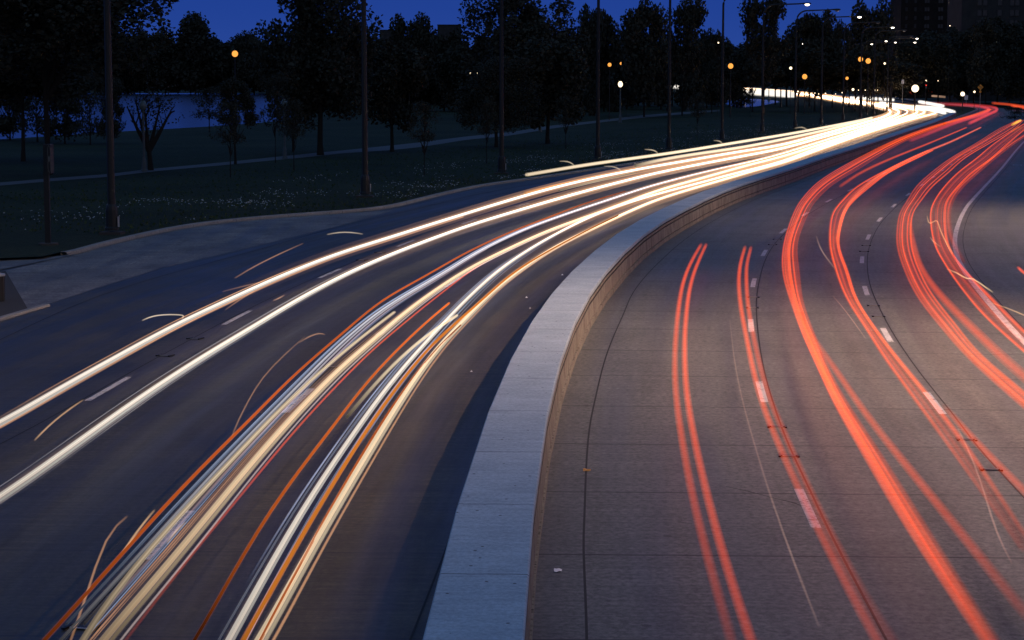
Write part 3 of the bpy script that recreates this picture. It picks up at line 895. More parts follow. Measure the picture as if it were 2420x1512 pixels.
W5 = [(210, 1560), (243.5, 1512), (338, 1406), (440, 1285), (541, 1159.5), (670, 1008), (800, 873), (868, 815), (935.7, 756), (1003, 703.6), (1105, 636), (1206, 585), (1308, 539.5), (1409, 504), (1477, 479), (1556, 449), (1660, 420), (1767, 390)]
W5f = [(1850, 369), (1950, 337), (2050, 305), (2122, 282), (2165, 267), (2163, 260), (2120, 251), (2060, 245), (2009, 240)]
white(W5, W5f, 0.08, (1.0, 0.74, 0.48), [.2, .25, .38, .5, .62, .8, .9, .95, 1.0, 1.05, 1.1, 1.15, 1.2, 1.25], "thick cream head-lamp trail along the right of the middle lane", 0.9,
      [(sh_(W5[:14], 20), 0.6, 0.016, (.9, .7, .65), [.2, .3, .35, .4, .4, .5, .6, .6, .6, .6, .6, .6, .6, .5], 0, 2, 0.1)])
RT = [(260, 1560), (298, 1512), (406, 1366), (507, 1244), (609, 1122), (700, 1012), (800, 906.5), (868, 837), (969.5, 751), (1037, 697), (1138.7, 622), (1240, 571.6), (1330, 531), (1420, 503)]
b = MB(); strand(b, RT, 0.6, 0.022, (1.0, 0.11, 0.02), [.06, .1, .2, .3, .4, .5, .6, .65, .7, .75, .7, .6, .5, .3], 0, 2, 0.08)
trail(b, "thin deep red streak right of the thick cream trail on the left road", "head-lamp trails on the left road")
O1 = [(430, 1560), (463.4, 1512), (541, 1369), (642.7, 1196.7), (785, 1010), (868, 900), (935.7, 829), (1003, 764.5), (1061, 716)]
b = MB(); strand(b, O1, 0.75, 0.031, (1.0, 0.2, 0.03), [.03, .08, .25, .5, .7, .8, .9, 1.0, 1.2], 0.55, 2, 0.04)
trail(b, "orange streak ending in a point between the middle and right lanes of the left road", "head-lamp trails on the left road")
W6 = [(515, 1560), (541, 1512), (609, 1389.5), (710, 1210), (812, 1058), (844, 1012), (902, 930), (969.5, 849), (1037, 774.6), (1105, 703.6), (1172.5, 642.7), (1240, 595), (1308, 555), (1375, 521), (1440, 493), (1556, 457), (1654, 431.6), (1740, 408), (1801, 394)]
W6f = [(1850, 380), (1950, 343), (2050, 309), (2132, 283), (2180, 268), (2182, 261), (2140, 252), (2080, 246), (2009, 241.5)]
white(W6, W6f, 0.055, WHITE, [.4, .5, .6, .7, .75, .8, .9, 1., 1.05, 1.1, 1.2, 1.25, 1.3], "white head-lamp trail with blue streaks along the left of the lane by the median wall", 0.9,
      [(sh_(W6[:13], 17), 0.6, 0.014, BLUE, [.3, .4, .45, .5, .5, .6, .8, 1., 1., 1., .9, .6, .3], 0.3, 2, 0.06), (sh_(W6[:13], -13), 0.6, 0.016, (.45, .48, .62), [.2, .3, .4, .4, .5, .5, .7, .9, 1., 1., .9, .6, .3], 0.3, 2, 0.06)])
O2 = [(550, 1560), (575, 1512), (643, 1389.5), (744.5, 1210), (812, 1102), (868, 1012), (935.7, 916.7), (1003, 832), (1071, 768), (1122, 724), (1206, 649.5), (1274, 605.5), (1341.6, 568), (1409, 533), (1460, 509)]
b = MB()
strand(b, O2, 0.75, 0.042, (1.0, 0.30, 0.04), [.4, .5, .6, .65, .7, .75, .8, .8, .8, .75, .7, .65, .6, .4, .2], 0.6, 2, 0.05)
strand(b, sh_(O2[:9], 21), 0.7, 0.028, (1.0, 0.2, 0.03), [.3, .4, .5, .55, .55, .5, .5, .45, .3], 0.5, 2, 0.05)
trail(b, "twin orange streaks between the two white trails nearest the median wall", "head-lamp trails on the left road")
W6b_ = [(868, 918), (905, 880), (970, 815), (1030, 766), (1079, 744)]
b = MB(); strand(b, [(820, 985), (905, 885), (985, 810), (1030, 775), (1080, 745)], 0.68, 0.04, CREAM, [.1, .6, .9, 1., .9], 0.8, 2, 0)
trail(b, "short cream streak ending beside the twin orange streaks", "head-lamp trails on the left road")
W7 = [(585, 1560), (615.6, 1512), (676.5, 1403), (744, 1278), (812, 1166), (905, 1012), (969.5, 910), (1037, 818.6), (1105, 747.5), (1172.5, 680), (1240, 629), (1308, 585), (1375, 551), (1460, 511), (1556, 470), (1654, 440), (1740, 415), (1814, 393)]
W7f = [(1850, 384), (1950, 348), (2050, 313), (2148, 283), (2208, 268), (2210, 262), (2172, 254), (2100, 248), (2009, 243)]
white(W7, W7f, 0.075, CREAM, [.5, .6, .7, .75, .8, .85, .95, 1.0, 1.05, 1.1, 1.15, 1.2, 1.25], "cream head-lamp trail nearest the median wall", 0.9,
      [(sh_(W7[:14], 17), 0.62, 0.022, TAN, .5, 0, 2, 0.05)])
# bus lamps high over the kerb
b = MB(); strand(b, [(1243.6, 413), (1400, 387), (1511, 372), (1612, 357.5), (1750, 335), (1900, 310), (2050, 281)], 1.75, 0.085, CREAM, [.7, .95, 1.1, 1.2, 1.25, 1.25, 1.2], 0.9, 2, 0)
trail(b, "topmost cream trail that starts over the grass at the left kerb", "head-lamp trails on the left road")
b = MB(); strand(b, [(1500, 392), (1562, 377), (1654, 362), (1740, 350), (1850, 329), (1980, 300), (2060, 278)], 1.3, 0.085, CREAM, [.2, .95, 1.1, 1.2, 1.25, 1.25, 1.2], 0.9, 2, 0)
trail(b, "second cream trail just under the topmost one along the left kerb", "head-lamp trails on the left road")
b = MB(); strand(b, [(1240, 456), (1300, 441), (1380, 424), (1500, 399)], 0.68, 0.07, (1.0, .35, .1), [.4, .7, .6, .3], 0.4, 2, 0)
strand(b, [(1320, 450), (1400, 430), (1500, 408)], 0.9, 0.05, CREAM, [.3, .7, .4], 0.4, 2, 0)
trail(b, "short orange streak starting above the first white trail near the kerb", "head-lamp trails on the left road")
for pts, lab in (([(2172, 240.5), (2200, 245.5), (2228, 250.5)], "short white streak at the far bend by the grass island"),
                 ([(2160, 252), (2205, 255), (2235, 260), (2254, 265)], "short thick white streak ending at the tip of the far bend"),
                 ([(2080, 243), (2150, 253), (2200, 259), (2232, 267)], "white streak below the thick one at the far bend"),
                 ([(2110, 236), (2060, 233), (2009, 231)], "upper white streak of the far bend left of the lamp posts")):
    b = MB(); strand(b, pts, 0.7, 0.16, WHITE, 1.2, 1.0, 2, 0, 6, True, 0); trail(b, lab, "head-lamp trails on the left road")
b = MB(); strand(b, [(1740, 214), (1790, 217.5), (1850, 222), (1875, 224)], [2.4, 2.0, 1.7, 1.5], 0.4, WHITE, 1.0, 0.9, 2, 0.1, 6, True, 0)
strand(b, [(1745, 211.5), (1800, 213.5), (1870, 217)], [3.2, 2.9, 2.7], 0.12, CREAM, .8, 0.6, 2, 0.2, 6, True, 0)
trail(b, "distant bright band of head-lamp trails seen between the tree trunks", "head-lamp trails on the left road")
b = MB(); strand(b, [(1552, 200.5), (1610, 204)], [4.4, 4.0], 0.3, WHITE, .9, 0.8, 2, 0, 6, True, 0)
trail(b, "tiny far white trail behind the trees left of the bright band", "head-lamp trails on the left road")
b = MB(); strand(b, [(2190, 226), (2215, 227.5), (2260, 232)], 1.0, 0.1, (1, .6, .4), [.9, .5, .15], 0.4, 2, 0, 6, True, 0)
trail(b, "thin pale streak on the far street right of the bright lamp", "small stray streaks of light")

rf = random.Random(77)
for P0, col, lab in ((W3, BLUE, "bundle of hair-thin blue lines beside the bluish white trail"), (W6, (.45, .5, .7), "bundle of hair-thin blue lines beside the white trail by the wall"), (W5, TAN, "bundle of hair-thin tan lines beside the thick cream trail"),
                     (W2, (.5, .45, .45), "bundle of hair-thin pale lines beside the second white trail"), (W1, TAN, "bundle of hair-thin tan lines below the first white trail")):
    b = MB()
    for k in range(6):
        i0 = rf.randint(0, 4); i1 = min(len(P0), i0 + rf.randint(6, 10))
        PP = sh_(P0[i0:i1], rf.uniform(-26, 30)); nn = len(PP)
        strand(b, PP, 0.6, rf.uniform(0.008, 0.014), col, [0.0] + [rf.uniform(0.15, 0.5) for _ in range(nn - 2)] + [0.0], 0, 1, 0.3, 4, True)
    trail(b, lab, "head-lamp trails on the left road")
# small stray streaks and hooks
STRAY = [
 ([(336, 757), (352, 750), (372, 745), (400, 743), (425, 744), (434, 746), (430, 753)], .9, CREAM, "yellow hook of light above the first white trail at the left"),
 ([(773, 554), (800, 549), (830, 549), (857, 553)], .6, CREAM, "thin yellow arc on the shoulder beside the apron"),
 ([(555, 657), (600, 630), (660, 600), (716, 575)], .45, TAN, "faint orange streak on the shoulder left of the first white trail"),
 ([(525, 689), (580, 675), (660, 656)], .4, TAN, "faint orange streak just above the first white trail"),
 ([(532, 732), (560, 712), (600, 688)], .5, TAN, "short orange flick below the first white trail"),
 ([(82, 1040), (100, 1021), (130, 993), (165, 966), (196, 945)], .7, (1., .6, .3), "orange flick between the two left white trails at the left edge"),
 ([(646, 710), (660, 704), (672, 697)], .6, (1., .55, .3), "tiny orange dash right of the second left dash line"),
 ([(706, 810), (730, 795), (755, 787), (768, 791)], .5, TAN, "small orange hook left of the middle lane trails"),
 ([(545, 1040), (560, 1000), (585, 950), (620, 892), (670, 840), (720, 795)], .38, TAN, "long faint orange streak crossing the left of the middle lane"),
 ([(150, 1560), (200, 1420), (250, 1270), (300, 1220)], .5, TAN, "faint orange streak at the bottom left crossing the orange trail"),
 ([(285, 1312), (310, 1275), (340, 1235), (365, 1205)], .7, (1., .6, .3), "bright orange flick beside the long left dash at the bottom"),
 ([(395, 1283), (415, 1255), (438, 1234)], .6, (1., .6, .3), "small orange flick right of the long left dash at the bottom"),
 ([(1322, 381), (1340, 381), (1352, 387), (1356, 391)], .7, CREAM, "small yellow hook above the start of the topmost cream trail"),
 ([(1427, 393), (1445, 393), (1460, 398), (1466, 402)], .6, CREAM, "small yellow hook under the topmost cream trail"),
 ([(1523, 353), (1540, 354), (1550, 358), (1554, 363)], .7, CREAM, "yellow hook above the topmost trail before the fifth lamp pole"),
 ([(1686, 332), (1700, 333), (1706, 339)], .7, CREAM, "yellow hook above the trails at the sixth lamp pole"),
 ([(1878, 303), (1895, 300), (1906, 306)], .7, CREAM, "yellow hook above the trails by the eighth lamp pole"),
 ([(2095, 268), (2105, 263), (2112, 264), (2114, 270)], .7, CREAM, "yellow hook at the tip of the lawn by the far bend"),
 ([(2190, 510), (2196, 530), (2212, 519), (2222, 545), (2236, 575), (2250, 600)], .8, (1., .6, .25), "wiggly yellow streak among the red trails by the edge line"),
 ([(2237, 636), (2262, 645), (2285, 660), (2296, 656), (2330, 680), (2345, 690)], .9, (1., .7, .35), "jagged yellow streak crossing the white edge line"),
 ([(2340, 715), (2380, 728), (2420, 745), (2480, 770)], .7, (1., .62, .3), "smooth yellow streak leaving the right edge over the red trails"),
 ([(2197, 560), (2204, 570), (2222, 583)], .6, (1., .6, .3), "small yellow flick left of the wiggly yellow streak"),
 ([(1928, 557), (1940, 590), (1972, 635)], .4, (1., .6, .4), "thin pale streak in the middle lane left of the right red trail"),
 ([(1968, 700), (1990, 725), (2020, 765), (2045, 800)], .3, (1., .6, .4), "faint pale streak under the right red trail of the middle lane"),
 ([(2262, 1010), (2300, 1090), (2330, 1180), (2355, 1260), (2390, 1330)], .3, (1., .6, .45), "faint pale streak wandering down the right edge at the bottom"),
 ([(1724, 755), (1735, 850), (1755, 950), (1790, 1075), (1830, 1200), (1880, 1340), (1935, 1480)], .16, (1., .6, .45), "hair-thin pale streak down the lane beside the wall"),
]
for pts, br, col, lab in STRAY:
    Y = G(*pts[len(pts) // 2], 0.6).y
    b = MB(); strand(b, pts, 0.6, max(0.018, Y * 0.00036), col, [br * 0.25] + [br * 0.75] * (len(pts) - 2) + [br * 0.25], 0.0, 2, 0.2, 6, False, 1)
    trail(b, lab, "small stray streaks of light", "light streak")

# ================================================================== ROAD LAMPS
LAMP_H = 17.0
def make_road_lamp(lit, light):
    root = empty("road_lamp", (0, 0, 0))
    b = MB()
    b.box((0, 0, 0.05), (0.95, 0.95, 0.12)); b.build("footing", M['dirt'], root)
    b = MB(); b.lathe((0, 0, 0.18), [(0.33, 0), (0.33, 0.1), (0.28, 0.16), (0.27, 0.9), (0.24, 1.05), (0.18, 1.15)], 10)
    base = b.build("base_box", M['black_paint'], root)
    b = MB(); b.box((0.31, -0.05, 0.55), (0.05, 0.14, 0.45)); b.build("access_cover", M['metal'], base)
    b = MB(); b.tube([Vector((0, 0, 1.3)), Vector((0, 0, 4)), Vector((0, 0, 9)), Vector((0, 0, LAMP_H - 1.6))], [0.17, 0.165, 0.15, 0.12], 10)
    b.build("pole", M['black_paint'], root)
    pts = [Vector((0, 0, LAMP_H - 1.6))]
    for k in range(1, 9):
        a = k / 8 * math.pi / 2
        pts.append(Vector((1.5 * (1 - math.cos(a)), 0, LAMP_H - 1.6 + 1.5 * math.sin(a))))
    pts.append(Vector((4.9, 0, LAMP_H + 0.02)))
    b = MB(); b.tube(pts, [0.12, 0.12, 0.12, 0.12, 0.12, 0.115, 0.11, 0.11, 0.10, 0.09], 8); b.build("arm", M['black_paint'], root)
    hd = empty("head_mount", (0, 0, 0))
    bpy.data.objects.remove(hd)
    b = MB()
    prof = [(0.06, 4.7), (0.13, 4.95), (0.19, 5.3), (0.23, 5.75), (0.2, 6.1), (0.05, 6.25)]
    vs = []; fs = []; n = 10
    for r, x in prof:
        for k in range(n):
            g = 2 * math.pi * k / n
            vs.append((x, r * 1.1 * math.cos(g), LAMP_H + 0.05 + r * 0.62 * math.sin(g)))
    for i in range(len(prof) - 1):
        for k in range(n):
            fs.append((i * n + k, (i + 1) * n + k, (i + 1) * n + (k + 1) % n, i * n + (k + 1) % n))
    fs.append(tuple(range(n))); fs.append(tuple((len(prof) - 1) * n + k for k in range(n - 1, -1, -1)))
    b.add(vs, fs)
    head = b.build("head", M['black_paint'], root, True)
    b = MB(); b.lathe((5.72, 0, LAMP_H - 0.26), [(0.02, 0.0), (0.16, 0.03), (0.27, 0.09), (0.32, 0.17), (0.3, 0.24)], 12)
    b.build("lens", M['lamp_white'] if lit else M['lens_off'], head, True)
    if light:  # spot carried only by the added poles outside the right edge
        ld = bpy.data.lights.new("added_lamp_light", 'SPOT')
        ld.energy = LAMP_W; ld.color = (1.0, 0.64, 0.46)
        ld.spot_size = math.radians(136); ld.spot_blend = 1.0; ld.shadow_soft_size = 0.18
        lo = bpy.data.objects.new("added_lamp_light", ld); COL.objects.link(lo)
        lo.location = (5.72, 0, LAMP_H - 0.32); lo.rotation_euler = (0, math.radians(-33), 0); lo.parent = root
    return root
lamp_dark = make_road_lamp(False, False)
lamp_added = make_road_lamp(True, True)
lamp_far = make_road_lamp(True, False)
ORD = ["first", "second", "third", "fourth", "fifth", "sixth", "seventh", "eighth", "ninth", "tenth", "eleventh", "twelfth"]
POLES = [((265, 553), 0), ((863, 466), 0), ((1185, 411), 0), ((1412, 379), 0), ((1580, 356), 0), ((1705, 333), 0), ((1800, 314), 2), ((1877.7, 305), 0), ((1939.6, 295), 2), ((1991, 286), 0), ((2032, 279), 2), ((2063.7, 274), 0)]
used = {0: False, 1: False, 2: False}
protos = {0: lamp_dark, 1: lamp_added, 2: lamp_far}
def place_lamp(loc, kind, rz, label):
    if used[kind]:
        o = copy_tree(protos[kind])
    else:
        o = protos[kind]; used[kind] = True
    o.location = loc; o.rotation_euler = (0, 0, rz)
    tag(o, label, "street lamp", "tall lamp poles along the road")
    return o
HEADS = {5: "arm at the top edge", 6: "lit white lamp head", 7: "unlit lamp head", 8: "small lit lamp head", 9: "arm before a round tree", 10: "lit head before the tower", 11: "arm touching the tower"}
for i, ((x, y), k) in enumerate(POLES):
    p = G(x, y, 0.13); p.z = 0.13
    lab = "%s tall black lamp pole from the left at the kerb, %s" % (ORD[i], HEADS.get(i, "its top out of view"))
    place_lamp(p, k, math.radians(-3), lab)
# unseen lamp poles added at the right to light the road and wall face
for (px, py, lab) in ((21.5, 52.0, "added unseen lamp pole just outside the right edge, nearest the bridge"), (35.0, 104.0, "added unseen lamp pole outside the right edge, beyond the nearest one")):
    o = place_lamp(Vector((px, py, 0.1)), 1, math.radians(180), lab)
    if py > 80:
        for ch in o.children:
            if ch.type == 'LIGHT': ch.data = ch.data.copy(); ch.data.energy = LAMP_W * 0.5
# lamps of the far bend, seen by their heads
for (x, y, lab) in ((1897, 104, "far lamp pole left of the orange pair, small white head before the trees"), (2059, 105, "far lamp pole above the orange pair, bright white head"),
                    (2093, 98, "far lamp pole with tiny white head, first right of the bright one"), (2115, 101, "far lamp pole with tiny white head, second right of the bright one"),
                    (2161, 101, "far lamp pole under the tower with a large white head"), (2166, 92, "far lamp pole under the tower, uppermost small white head")):
    Z = (LAMP_H + 0.1 - EYE) * F / (195 - y)
    q = at(x, y, Z)
    place_lamp(Vector((q.x - 5.7, q.y, 0.1)), 2, 0.0, lab)
for x, y, lab in ((2059, 251, "lamp pole behind the bright bend, alone left of the close pair"), (2095, 266, "left one of the close pair of lamp poles at the lawn tip"), (2101, 264, "right one of the close pair of lamp poles at the lawn tip")):
    p = G(x, y, 0.1); place_lamp(p, 0, 0.3, lab)

# ------------------------------------------------------------------ park lamps (lantern on a fluted post)
def lantern_mesh(mg):
    root = empty("park_lamp", (0, 0, 0))
    b = MB(); b.lathe((0, 0, 0), [(0.26, 0), (0.26, 0.12), (0.2, 0.2), (0.17, 0.9), (0.12, 1.1), (0.095, 1.2), (0.08, 4.7), (0.13, 4.78), (0.13, 4.86), (0.07, 4.92)], 10)
    b.build("post", M['post_grey'], root)
    b = MB(); b.lathe((0, 0, 4.92), [(0.12, 0), (0.22, 0.1), (0.31, 0.32), (0.3, 0.5), (0.2, 0.7), (0.12, 0.8)], 12)
    g = b.build("globe", mg, root, True)
    b = MB(); b.lathe((0, 0, 5.72), [(0.14, 0), (0.1, 0.08), (0.03, 0.12), (0.02, 0.24)], 8)
    b.build("finial", M['black_paint'], root)
    return root
lan = {'off': lantern_mesh(M['globe_off']), 'on': lantern_mesh(M['lamp_warm'])}
lu = {'off': False, 'on': False}
def park_lamp(x, ybase, ytop, k, lab):
    p = G(x, ybase, 0.14)
    h = EYE + (195 - ytop) * p.y / F - 0.14
    o = copy_tree(lan[k]) if lu[k] else lan[k]
    lu[k] = True
    o.location = p; s = max(0.7, h / 5.96); o.scale = (s * 1.05, s * 1.05, s)
    tag(o, lab, "park lamp", "lanterns along the park path")
park_lamp(341, 405, 230, 'off', "unlit pale lantern post beside the forked tree at the lake")
park_lamp(673, 375, 228, 'off', "unlit pale lantern post just left of the thick trunk by the path")
park_lamp(1276, 311, 218, 'off', "unlit pale lantern post on the path left of the fourth lamp pole")
park_lamp(1465, 290, 188, 'on', "lit white lantern with pointed top on the lawn right of the fourth lamp pole")
park_lamp(1759, 240, 180, 'on', "lit white lantern left of the seventh lamp pole")
park_lamp(1816, 238, 178, 'off', "slim unlit bluish lantern right of the seventh lamp pole")
park_lamp(1856, 248, 181, 'off', "thick unlit bluish lantern left of the eighth lamp pole")
park_lamp(1625, 262, 183, 'off', "unlit bluish lantern between the fifth and sixth lamp poles")

# ------------------------------------------------------------------ sodium lamps beyond the park
def sodium(mg):
    root = empty("lamp_post", (0, 0, 0))
    b = MB(); b.tube([Vector((0, 0, 0)), Vector((0, 0, 0.5)), Vector((0, 0, 0.97))], [0.12, 0.1, 0.06], 8); b.build("post", M['black_paint'], root)
    b = MB(); b.lathe((0, 0, 0), [(0.12, -0.48), (0.33, -0.38), (0.46, -0.17), (0.48, 0.0), (0.45, 0.18), (0.31, 0.38), (0.14, 0.47)], 12); b.build("globe", mg, root, True)
    b = MB(); b.lathe((0, 0, 0), [(0.14, 0.48), (0.2, 0.52), (0.12, 0.62), (0.03, 0.68)], 10); b.build("hood", M['black_paint'], root)
    return root
sod = {'s': sodium(M['lamp_sodium']), 'w': sodium(M['lamp_warm'])}
su = {'s': False, 'w': False}
def lamp_at(x, y, Y, k, lab, size=1.0, power=0):
    q = at(x, y, Y)
    o = copy_tree(sod[k]) if su[k] else sod[k]
    su[k] = True
    size *= 0.7
    o.location = (q.x, q.y, 0.0)
    for ch in o.children:
        if ch.name.startswith("post"): ch.scale = (size, size, q.z)
        else: ch.location = (0, 0, q.z); ch.scale = (size, size, size) if ch.name.startswith('globe') else (size * 0.8, size * 0.8, size)
    tag(o, lab, "lamp", "lit lamps among the trees")
for a in [(555, 127, 228, 's', "orange starry lamp above the lake, alone at the left", 1.0), (1440, 153, 370, 's', "orange lamp right of the fourth lamp pole, larger left one of two", 1.0), (1467, 150, 420, 's', "small orange lamp right of the larger one by the fourth pole", 0.75),
          (1726, 156, 400, 's', "large orange lamp right of the sixth lamp pole", 1.5), (1901, 181, 445, 's', "orange lamp low between the eighth and ninth lamp poles", 1.6), (2001, 185, 450, 's', "small orange lamp beside the tenth lamp pole", 1.0),
          (2033, 140, 430, 's', "left one of the two orange lamps side by side", 1.5), (2051, 144, 430, 's', "right one of the two orange lamps side by side", 1.6), (1868, 161, 440, 'w', "small pale lamp above the eighth lamp pole's middle", .9),
          (2162, 209, 460, 'w', "big dazzling white lamp at the far end of the left road", 2.4), (2187, 191, 600, 'w', "small white lamp up right of the dazzling one", .8), (2274, 222, 480, 'w', "pale orange lamp left of the speed sign", 1.5),
          (2302, 217, 520, 'w', "small pale lamp right of the speed sign", .8), (2015, 211.5, 452, 'w', "small pale lamp low at the bend, left of the poles", .8), (2090, 150, 455, 'w', "tiny pale lamp right of the orange pair", .7),
          (184, 120, 300, 's', "tiny orange lamp dot in the trees at the far left", .3), (348, 123, 300, 'w', "tiny white lamp dot in the trees left of the lake lamp", .3), (1229, 128, 330, 'w', "tiny white lamp dot in the tall trees right of the third pole", .35),
          (1697, 101, 420, 'w', "tiny white lamp dot left of the sixth lamp pole's top", .45), (1480, 196, 420, 'w', "tiny white lamp dot beside the lit lantern", .35), (2216, 191, 600, 'w', "tiny white dot right of the red signal", .4), (2244, 56 + 5, 640, 'w', "tiny white dot in front of the dark tower", .5)]:
    lamp_at(*a)
# group of porch lights seen through the trees
for dx, dy, s, lab in ((0, 0, .8, "largest light of the small cluster left of the third lamp pole"), (9, 1, .6, "right light of the small cluster left of the third lamp pole"), (-9, -1, .35, "left light of the small cluster left of the third lamp pole"), (-27, -1, .3, "stray light left of the small cluster by the third lamp pole")):
    lamp_at(1138 + dx, 174 + dy, 330, 'w', lab, s)
# lights of the city street under the trees
for i, (x, y) in enumerate([(1885, 216), (1893, 219), (1905, 218), (1917, 221), (1925, 220), (1934, 222), (1950, 221), (1967, 226), (1974, 222), (1990, 219), (2028, 213), (2044, 213), (2066, 213), (2073, 213)]):
    lamp_at(x, y, 440 + i, 'w', "small white street light low under the trees near the far bend", .3 + .15 * (i % 3 == 0))

# ================================================================== SIGNS, SIGNAL, BIN
def speed_sign():
    p = G(2282, 252, 0.1); p.z = 0.1
    root = empty("speed_sign", p, math.radians(-8))
    b = MB(); b.box((0, 0, 1.7), (0.08, 0.06, 3.4)); b.build("post", M['metal'], root)
    f = Y = p.y / F
    zc = EYE + (195 - 230) * Y - 0.1
    b = MB(); b.box((0, -0.06, zc), (0.95, 0.03, 1.25)); pl = b.build("plate", M['sign_white'], root)
    b = MB()
    for c, s in (((0, -0.078, zc + 0.57), (0.84, 0.006, 0.03)), ((0, -0.078, zc - 0.57), (0.84, 0.006, 0.03)), ((-0.42, -0.078, zc), (0.03, 0.006, 1.16)), ((0.42, -0.078, zc), (0.03, 0.006, 1.16))):
        b.box(c, s)
    b.build("border", M['sign_black'], pl)
    for txt, sz, dz in (("SPEED", 0.27, 0.42), ("LIMIT", 0.27, 0.16), ("35", 0.72, -0.25)):
        text_obj("lettering", txt, sz, (0, -0.08, zc + dz), (math.pi / 2, 0, 0), M['sign_black'], pl, 0.003, 0.9)
    tag(root, "white speed limit sign on a post at the kerb of the far bend", "road sign")
speed_sign()
def route_sign():
    Y = 500.0; k = Y / F
    q = at(2132.5, 199.5, Y)
    root = empty("route_sign", (q.x, q.y, 0.0), math.radians(-8))
    b = MB(); b.box((0, 0, q.z / 2), (0.08, 0.06, q.z)); b.build("post", M['metal'], root)
    z1 = EYE + (195 - 197.0) * k + 0.55
    b = MB(); b.box((0, -0.06, z1 + 0.2), (0.55, 0.03, 0.28)); p1 = b.build("direction_plate", M['sign_white'], root)
    text_obj("lettering", "SOUTH", 0.17, (0, -0.08, z1 + 0.2), (math.pi / 2, 0, 0), M['sign_black'], p1, 0.003, 0.85)
    b = MB(); b.box((0, -0.06, z1 - 0.3), (0.62, 0.03, 0.62)); p2 = b.build("shield_plate", M['sign_white'], root)
    text_obj("lettering", "41", 0.42, (0, -0.08, z1 - 0.3), (math.pi / 2, 0, 0), M['sign_black'], p2, 0.003, 0.9)
    tag(root, "small white route marker of two plates on a post left of the dazzling lamp", "road sign")
route_sign()
def curve_sign():
    Y = 480.0; q = at(2316, 206, Y)
    root = empty("warning_sign", (q.x, q.y, 0.0))
    b = MB(); b.box((0, 0, q.z / 2), (0.08, 0.06, q.z)); b.build("post", M['metal'], root)
    b = MB()
    z = q.z; r = 0.72
    vs = [(-r, -0.06, z), (0, -0.06, z - r), (r, -0.06, z), (0, -0.06, z + r), (-r, -0.03, z), (0, -0.03, z - r), (r, -0.03, z), (0, -0.03, z + r)]
    b.add(vs, [(0, 1, 2, 3), (7, 6, 5, 4), (0, 4, 5, 1), (1, 5, 6, 2), (2, 6, 7, 3), (3, 7, 4, 0)])
    pl = b.build("plate", M['sign_amber'], root)
    b = MB(); b.tube([Vector((0.12, -0.07, z - 0.38)), Vector((0.12, -0.07, z - 0.05)), Vector((0.0, -0.07, z + 0.15)), Vector((-0.2, -0.07, z + 0.22))], 0.06, 6)
    b.add([(-0.2, -0.075, z + 0.38), (-0.2, -0.075, z + 0.06), (-0.42, -0.075, z + 0.22)], [(0, 2, 1)])
    b.build("arrow", M['sign_black'], pl)
    b = MB(); b.box((0, -0.05, z - 1.05), (0.5, 0.03, 0.45)); b.build("lower_plate", M['sign_amber'], root)
    tag(root, "dim amber diamond warning sign with a curve arrow under the right trees", "road sign")
curve_sign()
def signal():
    Y = 620.0; q = at(2187.5, 201.5, Y)
    root = empty("traffic_signal", (q.x, q.y, 0.0))
    b = MB(); b.tube([Vector((0, 0.2, 0)), Vector((0, 0.2, q.z + 0.6))], 0.08, 8); b.build("post", M['black_paint'], root)
    b = MB(); b.box((0, 0, q.z - 0.35), (0.4, 0.25, 1.2)); h = b.build("housing", M['black_paint'], root)
    for i, m in enumerate((M['lamp_red'], M['lens_off'], M['lens_off'])):
        b = MB()
        c = (0, -0.14, q.z - 0.35 * i)
        vs = [(c[0] + 0.2 * math.cos(a * math.pi / 6), c[1], c[2] + 0.2 * math.sin(a * math.pi / 6)) for a in range(12)] + [(c[0], c[1] - 0.08, c[2])]
        b.add(vs, [(a, (a + 1) % 12, 12) for a in range(12)]); b.build("lens", m, h)
    tag(root, "distant traffic signal showing red right of the dazzling lamp", "traffic signal")
signal()
b = MB()
strand(b, [(2178, 214.5), (2190, 214), (2202, 216.5)], 3.2, 0.3, DEEP, [.4, .8, .4], 0.3, 2, 0.2, 6, False, 0)
trail(b, "red glow of stopped cars under the red signal", "small stray streaks of light", "light streak")
b = MB()
strand(b, [(2146, 215), (2150, 218), (2156, 222)], 3.0, 0.25, DEEP, [.3, .5, .3], 0.2, 2, 0.2, 6, False, 0)
trail(b, "red glow left below the dazzling white lamp", "small stray streaks of light", "light streak")

def park_sign():
    p = G(114, 578, 0.13)
    k = p.y / F
    root = empty("sign_post", p)
    b = MB(); b.lathe((0, 0, 0), [(0.42, 0), (0.42, 0.05), (0.38, 0.08)], 12); b.build("footing", M['dirt'], root)
    b = MB(); b.box((0, 0, 1.55), (0.22, 0.16, 3.0)); b.box((0, 0, 3.6), (0.2, 0.14, 1.1)); b.build("post", M['black_paint'], root)
    b = MB(); b.box((0.19, 0.03, 3.55), (0.12, 0.62, 1.2)); pl = b.build("sign_board", M['black_paint'], root)
    b = MB()
    for zc in (3.83, 3.27):
        pts = [Vector((0.255 - 0.0, -0.283, 0)) for _ in range(1)]
        ring = []
        for a in range(25):
            g = a / 24 * 2 * math.pi
            ring.append(Vector((0.19 + 0.055 * math.cos(g), -0.285, zc + 0.27 * math.sin(g))))
        b.tube(ring, 0.01, 5)
    b.box((0.19, -0.285, 3.55), (0.1, 0.012, 0.2)); b.build("pale_outline", M['post_grey'], pl)
    tag(root, "dark sign post with a narrow two-oval board on the lawn at the left", "sign post")
park_sign()
